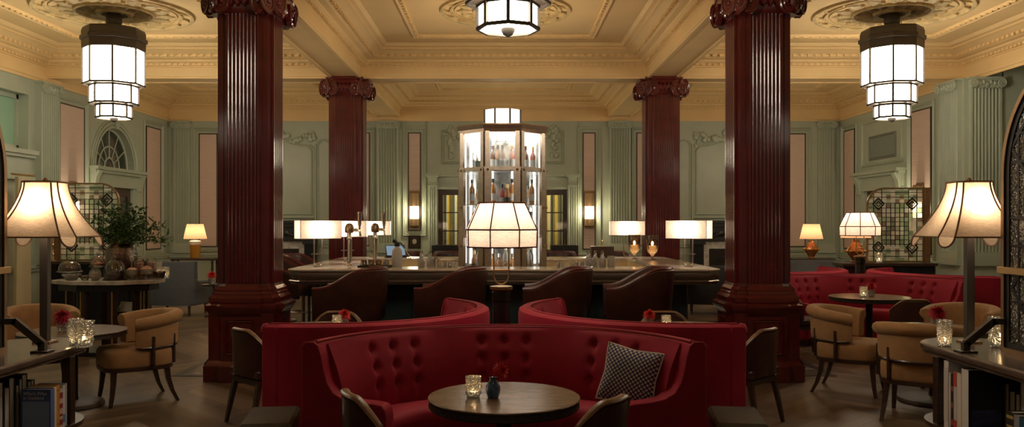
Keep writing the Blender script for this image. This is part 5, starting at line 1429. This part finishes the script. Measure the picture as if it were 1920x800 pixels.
# big vase with greenery
t=thing('vase','large smoked glass vase holding green branches on the sweets table','vase',(TX+.06,TY+.20,TZ))
t.scale=(.9,.9,.95)
MB().lathe([(.15,0),(.18,.01),(.205,.15),(.205,.33),(.19,.40),(.15,.44),(.13,.455),(.14,.48),(.135,.48),(.125,.455),(.15,.43),(.19,.34),(.19,.15),(.16,.02)],32).build('body',M['smoke'],t)
MB().lathe([(.15,.02),(.185,.14),(.187,.28),(.002,.28)],24).build('water',pm('amber_water',(.35,.22,.11),.1,Alpha=.75),t)
pl_=thing('foliage_branches','spray of green leafy branches standing in the smoked glass vase','plant',(TX+.06,TY+.20,TZ+.40))
rd=random.Random(11); st=MB(); lv=MB(); lv2=MB()
dirs=[(.95,-.1,.55,1.0),(.9,-.25,.25,1.05),(.75,-.2,.75,.9),(-.35,-.1,1,1.05),(-.1,0,1,.95),(.15,-.1,1,.95),(.42,0,.95,.95),(-.6,-.1,.8,.8),(-.75,-.1,.45,.7),(.6,.1,.9,.85),(-.2,-.3,.8,.7),(.2,-.35,.7,.7),(.45,-.4,.5,.6),(-.45,-.4,.5,.62),(.02,-.3,1,.8),(-.3,.2,1,.8),(.3,.25,.9,.8),(.8,.1,.12,.95),(.55,-.3,.3,.8),(-.1,-.5,.55,.55),(.1,-.5,.35,.5),(-.55,-.3,.3,.55),(.35,-.5,.25,.55)]
for (dx,dy,dz,L) in dirs:
    d=Vector((dx,dy,dz)).normalized(); L*=.62
    pts=[]
    for k in range(9):
        u=k/8; p=d*(L*u)+Vector((0,0,.10*u-.16*u*u)); pts.append(p)
    st.tube(pts,[.006*(1-.8*k/8) for k in range(9)],5)
    for b in range(34):
        u=.22+.78*rd.random(); i=min(int(u*8),7); p=pts[i].lerp(pts[i+1],u*8-i)
        sd=Vector((rd.uniform(-1,1),rd.uniform(-1,1),rd.uniform(-.5,.9))).normalized()
        q=p+sd*rd.uniform(.03,.11)
        if b%3==0: st.tube([p,q],.0022,4)
        for j in range(3):
            c=p.lerp(q,(j+1)/3); ax=(sd+Vector((rd.uniform(-1,1),rd.uniform(-1,1),rd.uniform(-.6,.8)))).normalized()
            l=rd.uniform(.034,.060); w=l*.26; n_=ax.cross(Vector((rd.uniform(-1,1),rd.uniform(-1,1),rd.uniform(-1,1)))).normalized(); h_=n_.cross(ax)*.35*w
            (lv if rd.random()<.75 else lv2).add([tuple(c),tuple(c+ax*l*.5+n_*w+h_),tuple(c+ax*l),tuple(c+ax*l*.5-n_*w+h_),tuple(c+ax*l*.5-h_*.6)],[(0,1,4),(1,2,4),(2,3,4),(3,0,4)])
st.build('stems',M['stem'],pl_); lv.build('leaves',M['leaf'],pl_,smooth=0); lv2.build('young_leaves',M['leaf2'],pl_,smooth=0)
def dome_p(r,z0,h): return [(r,z0)]+[(r*cos(R_(a)),z0+h*.25+h*.75*sin(R_(a))) for a in range(0,90,12)]+[(.012,z0+h),(.02,z0+h+.015),(.02,z0+h+.03),(.006,z0+h+.042)]
jar('cake_stand','ornate lidded glass cake stand with chocolate cake at the left end of the sweets table',-.50,.02,[(.07,0),(.07,.008),(.018,.02),(.018,.07),(.14,.085),(.15,.10),(.14,.10)],'cutglass',[(.09,.10),(.09,.15),(.07,.17),(.002,.175)],'cake',dome=dome_p(.125,.10,.13),cat='cake stand')
jar('glass_bowl','low cut glass bowl with dark cake in front of the lidded stand',-.36,-.20,[(.05,0),(.06,.006),(.105,.06),(.11,.075),(.10,.07),(.055,.014)],'cutglass',[(.06,.02),(.09,.055),(.002,.06)],'cake',cat='bowl')
jar('glass_bowl','small glass dish of dark sweets beside the low cut glass bowl',-.215,-.17,[(.035,0),(.04,.005),(.07,.055),(.066,.055),(.04,.012)],'glass',[(.045,.02),(.06,.05),(.002,.06)],'cake',cat='bowl')
jar('cake_stand','tall footed cake stand with a bell glass cover, pastry on its plate',-.235,.20,[(.06,0),(.06,.008),(.014,.02),(.014,.13),(.10,.14),(.105,.155),(.098,.15)],'glass',[(.07,.155),(.075,.185),(.002,.20)],'sweet_orange',dome=dome_p(.09,.155,.13),cat='cake stand')
jar('lidded_jar','small round lidded jar of patterned biscuits at the middle of the sweets table',-.055,-.24,[(.03,0),(.045,.008),(.07,.05),(.07,.09),(.05,.125),(.03,.13)],'cutglass',[(.04,.012),(.062,.05),(.062,.085),(.002,.10)],'sweet_pink',dome=[(.05,.128),(.04,.15),(.012,.16),(.018,.175),(.004,.19)])
jar('glass_cloche','large clear glass bell cloche in front of the vase on the sweets table',.155,-.18,[(.14,0),(.14,.012),(.002,.013)],'glass',[(.09,.013),(.10,.05),(.09,.075),(.002,.08)],'cake',dome=dome_p(.125,.013,.25),cat='cloche')
jar('sweet_jar','tall glass jar full of orange sweets right of the vase',.345,.06,[(.05,0),(.065,.006),(.07,.12),(.07,.20),(.055,.225),(.05,.23)],'glass',[(.05,.01),(.062,.06),(.062,.19),(.002,.20)],'sweet_orange',dome=[(.056,.225),(.05,.24),(.012,.25),(.018,.27),(.004,.285)])
jar('sweet_jar','glass jar of brown sweets beside the orange sweet jar',.475,.10,[(.05,0),(.06,.006),(.065,.12),(.065,.21),(.05,.235)],'glass',[(.05,.01),(.058,.06),(.058,.20),(.002,.21)],'sweet_pink',dome=[(.056,.232),(.05,.245),(.012,.252),(.016,.27),(.004,.28)])
jar('sweet_jar','stemmed glass jar of pink sweets at the front right of the sweets table',.37,-.20,[(.05,0),(.05,.006),(.012,.02),(.012,.04),(.06,.07),(.07,.13),(.066,.13),(.055,.075)],'cutglass',[(.05,.072),(.062,.125),(.03,.15),(.002,.155)],'sweet_pink')
jar('sweet_jar','stemmed cut glass bowl heaped with pink sweets at the right end',.50,-.10,[(.05,0),(.05,.006),(.012,.02),(.012,.04),(.07,.07),(.085,.13),(.08,.13),(.06,.075)],'cutglass',[(.06,.072),(.076,.125),(.04,.16),(.002,.17)],'sweet_pink')
jar('glass_bowl','dark purple sweets in a bowl at the far right of the sweets table',.60,.06,[(.04,0),(.05,.006),(.075,.09),(.07,.09),(.045,.012)],'glass',[(.05,.014),(.066,.08),(.002,.10)],'cake',cat='bowl')
jar('lidded_jar','small glass bowl of candied fruit behind the pink sweets',.42,-.03,[(.04,0),(.05,.006),(.055,.08),(.05,.08)],'glass',[(.04,.01),(.05,.07),(.002,.09)],'sweet_orange')
dup(tv,(TX+.49,TY+.25,TZ),0,'tall tealight glass at the back right of the sweets table',group='tealight tumblers on the sweets table',scale=1.25)
dup(v0,(TX+.62,TY+.17,TZ),0,'small bright tealight behind the sweet jars at the right end',group='tealight tumblers on the sweets table',scale=1.3)

# ------------------------------------------------------------------ credenzas with leaded screens at the sides
def credenza(x0,x1,y0,y1,h,label):
    t=thing('credenza',label,'sideboard',((x0+x1)/2,(y0+y1)/2,0),0,'dark fluted credenzas'); w=(x1-x0)/2; d=(y1-y0)/2
    MB().box(-w,w,-d,d,h-.05,h).build('top',M['wood'],t,bevel=.006)
    m=MB(); m.prism(flute_poly(2*w-.06,d-.03,36,.02,back=d-.03,edge=.02),.08,h-.05); m.build('body',M['black'],t,smooth=30)
    MB().box(-w+.04,w-.04,-d+.05,d-.05,0,.08).build('plinth',M['black'],t)
    return t
credenza(-7.25,-5.78,12.95,13.37,1.0,'dark fluted credenza against the left wall behind the sweets table')
credenza(5.50,7.05,13.42,13.84,.95,'dark low credenza behind the right-hand red booths')
def far_screen(x,y,z,flip,label):
    t=thing('mosaic_screen',label,'screen',(x,y,z),0,'leaded mosaic glass screens'); w,h=.48,1.24; r=.30; n=12
    def outl(i):
        a=[(-w+i,i)]
        arc=[(-w+i+(r-i)*(1-cos(pi/2*k/n)),h-r+(r-i)*sin(pi/2*k/n)) for k in range(n+1)]
        p=a+arc+[(w-i,h-i),(w-i,i)]
        return [(q*flip,zz) for q,zz in p]
    MB().loft([[(a,yy,b) for a,b in outl(i)] for i,yy in ((0,-.02),(.025,-.02),(.025,.02),(0,.02))],cap=False,loop=True).build('frame',M['bronze'],t,smooth=20)
    MB().prism_y(outl(.02),-.003,.003).build('glass_pane',M['mosaic_glass'],t,smooth=0)
    m=MB()
    for x_ in (-.36,-.224,-.1493,-.0746,0,.0746,.1493,.224,.36):
        for z0,z1 in (((.02,h-.02),) if abs(x_)>.2 else ((.27,.98),)):
            top=min(z1,h-.02); 
            if x_*flip<-w+r: top=min(top,h-r+sqrt(max(r*r-(r-(x_*flip+w))**2,0))-.01)
            m.bar((x_,0,z0),(x_,0,top),.010,.012)
    for z_ in (.10,.19,.2985,.373,.4478,.5224,.597,.6716,.7463,.82,.90,.98,1.08,1.16):
        full=z_ in (.10,.19,.2985,.90,.98,1.08,1.16,.82); hw=w-.02
        a=-hw if full else -.224; b=hw if full else .224
        if z_>h-r:
            e=w-r+sqrt(max(r*r-(z_-h+r)**2,0))-.01
            if flip>0: a=max(a,-e)
            else: b=min(b,e)
        m.bar((a,0,z_),(b,0,z_),.010,.012,up=(0,1,0))
    for x_ in (-.28,.28):
        for z_ in (.245,.97): 
            dm=MB()
            for q,ww in ((.095,.022),(.045,.012)):
                P=[(0,-q),(q,0),(0,q),(-q,0)]
                for k in range(4): dm.bar((x_+P[k][0],-.004,z_+P[k][1]),(x_+P[(k+1)%4][0],-.004,z_+P[(k+1)%4][1]),ww,.012,up=(0,1,0))
            dm.build('diamond',M['lead'],t,smooth=0)
    m.build('lead_came',M['lead'],t,smooth=0)
    MB().box((w+.0)*flip-(.0 if flip>0 else .09),(w+.0)*flip+(.09 if flip>0 else 0),-.04,.04,0,h).build('post',M['midwood'],t,bevel=.004)
    return t
far_screen(-6.60,13.16,1.0,-1,'leaded mosaic glass screen on the left credenza behind the greenery')
far_screen(6.50,13.74,.95,1,'leaded mosaic glass screen on the credenza behind the right-hand red booths')
# candlestick, lamps, chairs along the sides
t=thing('candlestick','brass candlestick standing at the left end of the fluted credenza','candlestick',(-7.12,13.05,1.0))
MB().lathe([(.06,0),(.06,.01),(.02,.03),(.014,.09),(.025,.11),(.012,.14),(.012,.24),(.022,.26),(.012,.28),(.01,.36)],16).build('stem',M['brass'],t)
MB().lathe([(.011,.36),(.011,.50),(.003,.505)],10).build('candle',M['ceramic'],t)
def table_lamp(loc,kind,label,e=5.5):
    t=thing('table_lamp',label,'lamp',loc,0,'small side lamps with tapered shades')
    if kind=='jar':
        MB().lathe([(.085,0),(.10,.01),(.115,.28),(.115,.285)],24).build('base',M['amber'],t)
        MB().lathe([(.115,.285),(.12,.30),(.12,.355),(.09,.375),(.06,.38)],24).build('base_collar',M['ceramic'],t); h=.38
    else:
        MB().lathe([(.07,0),(.075,.02),(.06,.04),(.10,.10),(.155,.19),(.10,.27),(.055,.34),(.05,.38)],10).build('base',M['copperpot'],t,smooth=10)
        m=MB()
        for k in range(10): a=2*pi*k/10; m.sphere((.148*cos(a),.148*sin(a),.19),.026,8,6)
        m.build('glass_studs',M['amber'],t); h=.38
    MB().tube([(0,0,h),(0,0,h+.07)],.012,8).build('neck',M['brass'],t)
    MB().lathe([(.235,h+.03),(.165,h+.34)],32,cap=False).build('lamp_shade',M['peach'],t)
    point_light('bulb',(0,0,h+.17),e,(1,.68,.4),.04,t); return t
table_lamp((-6.50,17.4,.86),'jar','amber jar lamp with a peach shade on the console by the left back corner')
t2=table_lamp((6.47,17.4,.86),'pot','studded copper lamp with a peach shade on the console by the right back corner')
dup(t2,(5.77,13.56,.95),0,'studded copper lamp with a pale shade on the right credenza behind the booth lamp')
for x,l in ((-6.5,'narrow dark console under the amber lamp at the left back corner'),(6.47,'narrow dark console under the copper lamp at the right back corner')):
    t=thing('console_table',l,'table',(x,17.4,0),0,'narrow dark consoles')
    MB().box(-.45,.45,-.18,.18,.82,.86).build('top',M['wood'],t,bevel=.004)
    for a in (-.41,.41):
        for b in (-.14,.14): MB().box(a-.02,a+.02,b-.02,b+.02,0,.82).build('leg',M['wood'],t)
def armchair(loc,rz,mat,label,h=.94):
    t=thing('wing_armchair',label,'armchair',loc,rz,'upholstered lounge armchairs')
    m=MB(); n=14; rg=[]
    for k in range(n+1):
        u=-1+2*k/n; x=.47*u; y=.36-.10*abs(u)**3
        rg.append([(x*.92,y-.14,.18),(x*.93,y,.18),(x,y+.06,h-.04),(x,y+.04,h),(x,y-.05,h),(x*.97,y-.08,h-.04)])
    m.loft(rg); m.build('back',M[mat],t,smooth=40)
    for s in (-1,1):
        p=[(.30,.18),(.30,.66),(.12,.60),(-.32,.58),(-.38,.54),(-.38,.18)]
        MB().prism_x(p,min(s*.36,s*.47),max(s*.36,s*.47)).build('arm',M[mat],t,bevel=.03,seg=3,smooth=40)
    MB().rbox(-.355,.355,-.36,.22,.28,.46,.03).build('seat',M[mat],t,smooth=40)
    MB().box(-.355,.355,-.34,.21,.18,.28).build('seat_base',M[mat],t)
    for s in (-1,1):
        for y in (-.30,.28): MB().lathe([(.015,0),(.028,.18)],8,c=(s*.36,y,0)).build('leg',M['wood'],t)
    return t
ac=armchair((-5.74,14.55,0),face(.12,1),'greyfab','slate grey armchair with its back to the camera, left, below the amber lamp')
dup(ac,(5.55,15.1,0),face(-.1,1),'slate grey armchair beyond the red booths, below the copper lamp')
armchair((6.65,14.9,0),face(-.4,-1),'greenfab','bottle green velvet armchair behind the right-hand red booths',.90)
armchair((3.70,14.7,0),face(.2,1),'black','black armchair seen beyond the right end of the bar',.86)
t=thing('cushion','cream cushion resting on the bottle green armchair on the right','cushion',(6.55,14.72,.47))
MB().sphere((0,0,.2),.22,16,10,(1,.4,.9)).build('cover',M['ceramic'],t); MB().tube([(.2*cos(2*pi*k/20),0,.2+.18*sin(2*pi*k/20)) for k in range(20)],.008,6,closed=True).build('piping',M['white'],t)
t=thing('side_table','small black side table with bent metal arms beside the slate armchair at left','table',(-4.98,14.2,0))
MB().lathe([(.20,.53),(.21,.535),(.21,.55),(.2,.553)],28).build('top',M['black'],t); MB().tube([(0,0,.02),(0,0,.53)],.018,8).build('pedestal',M['blackmetal'],t); MB().lathe([(.16,0),(.16,.012),(.02,.025)],24).build('base',M['blackmetal'],t)
t=thing('valet_stand','thin black metal stand rising beside the slate grey armchair','stand',(-5.0,15.3,0))
m=MB(); m.tube([(-.18,0,.72),(-.18,0,.92),(.0,0,.93),(.3,0,.95)],.012,6); m.tube([(-.18,0,.72),(-.12,0,.62),(.2,0,.62)],.012,6); m.tube([(.0,0,.0),(.0,0,.62)],.014,6); m.build('frame',M['blackmetal'],t); MB().lathe([(.14,0),(.14,.015),(.02,.02)],20).build('base',M['blackmetal'],t)
posy((-5.0,14.15,.553),.09,'glass vase on the black side table beside the left oxblood column','scarlet flower on the black side table left of the oxblood column','dahlia2',True,1.7)
dup(v0,(-4.87,14.30,.553),0,'tealight glass on the black side table beside the left oxblood column',scale=1.5)
dup(v0,(6.15,13.55,.95),0,'tall glass tumbler on the right credenza beside the copper lamp',scale=1.6)
t=thing('curtain','cream curtain hanging in the window bay of the left wall','curtain',(-7.30,12.55,0))
m=MB(); rg=[]
for z,w in ((.05,.16),(1.2,.13),(2.30,.10)): rg.append([(.06*sin(k*1.57),-w+2*w*k/24,z) for k in range(25)]+[(.06*sin(k*1.57)-.02,-w+2*w*k/24,z) for k in range(24,-1,-1)])
m.loft(rg); m.build('drape',M['curtain'],t,smooth=60)
MB().tube([(0,-.3,2.33),(0,.3,2.33)],.015,8).build('curtain_rail',M['brass'],t)

# ------------------------------------------------------------------ light
w=bpy.data.worlds.new('world'); scene.world=w; w.use_nodes=True
bg=w.node_tree.nodes['Background']; bg.inputs[0].default_value=(1,.75,.5,1); bg.inputs[1].default_value=.07
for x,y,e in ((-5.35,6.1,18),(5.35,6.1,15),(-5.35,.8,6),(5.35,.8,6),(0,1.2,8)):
    point_light('unseen_front_light',(x,y,3.4),e,(1,.84,.62),.3)  # pair beside the central booths stands for unseen lanterns; nearer ones added as fill
for x in (-5.3,0,5.3): point_light('back_bay_fill',(x,16.6,3.0),24,(1,.84,.62),.3)  # no lanterns hang here; lights added to brighten the back walls and ceiling
vs=scene.view_settings
scene.display_settings.display_device='sRGB'; vs.view_transform='Standard'; vs.look='None'; vs.gamma=1.0; vs.use_curve_mapping=False; vs.exposure=0.0
cy=scene.cycles
cy.use_denoising=True; cy.max_bounces=8; cy.diffuse_bounces=4; cy.glossy_bounces=4; cy.transmission_bounces=6; cy.transparent_max_bounces=16
cy.caustics_reflective=False; cy.caustics_refractive=False; cy.sample_clamp_indirect=6
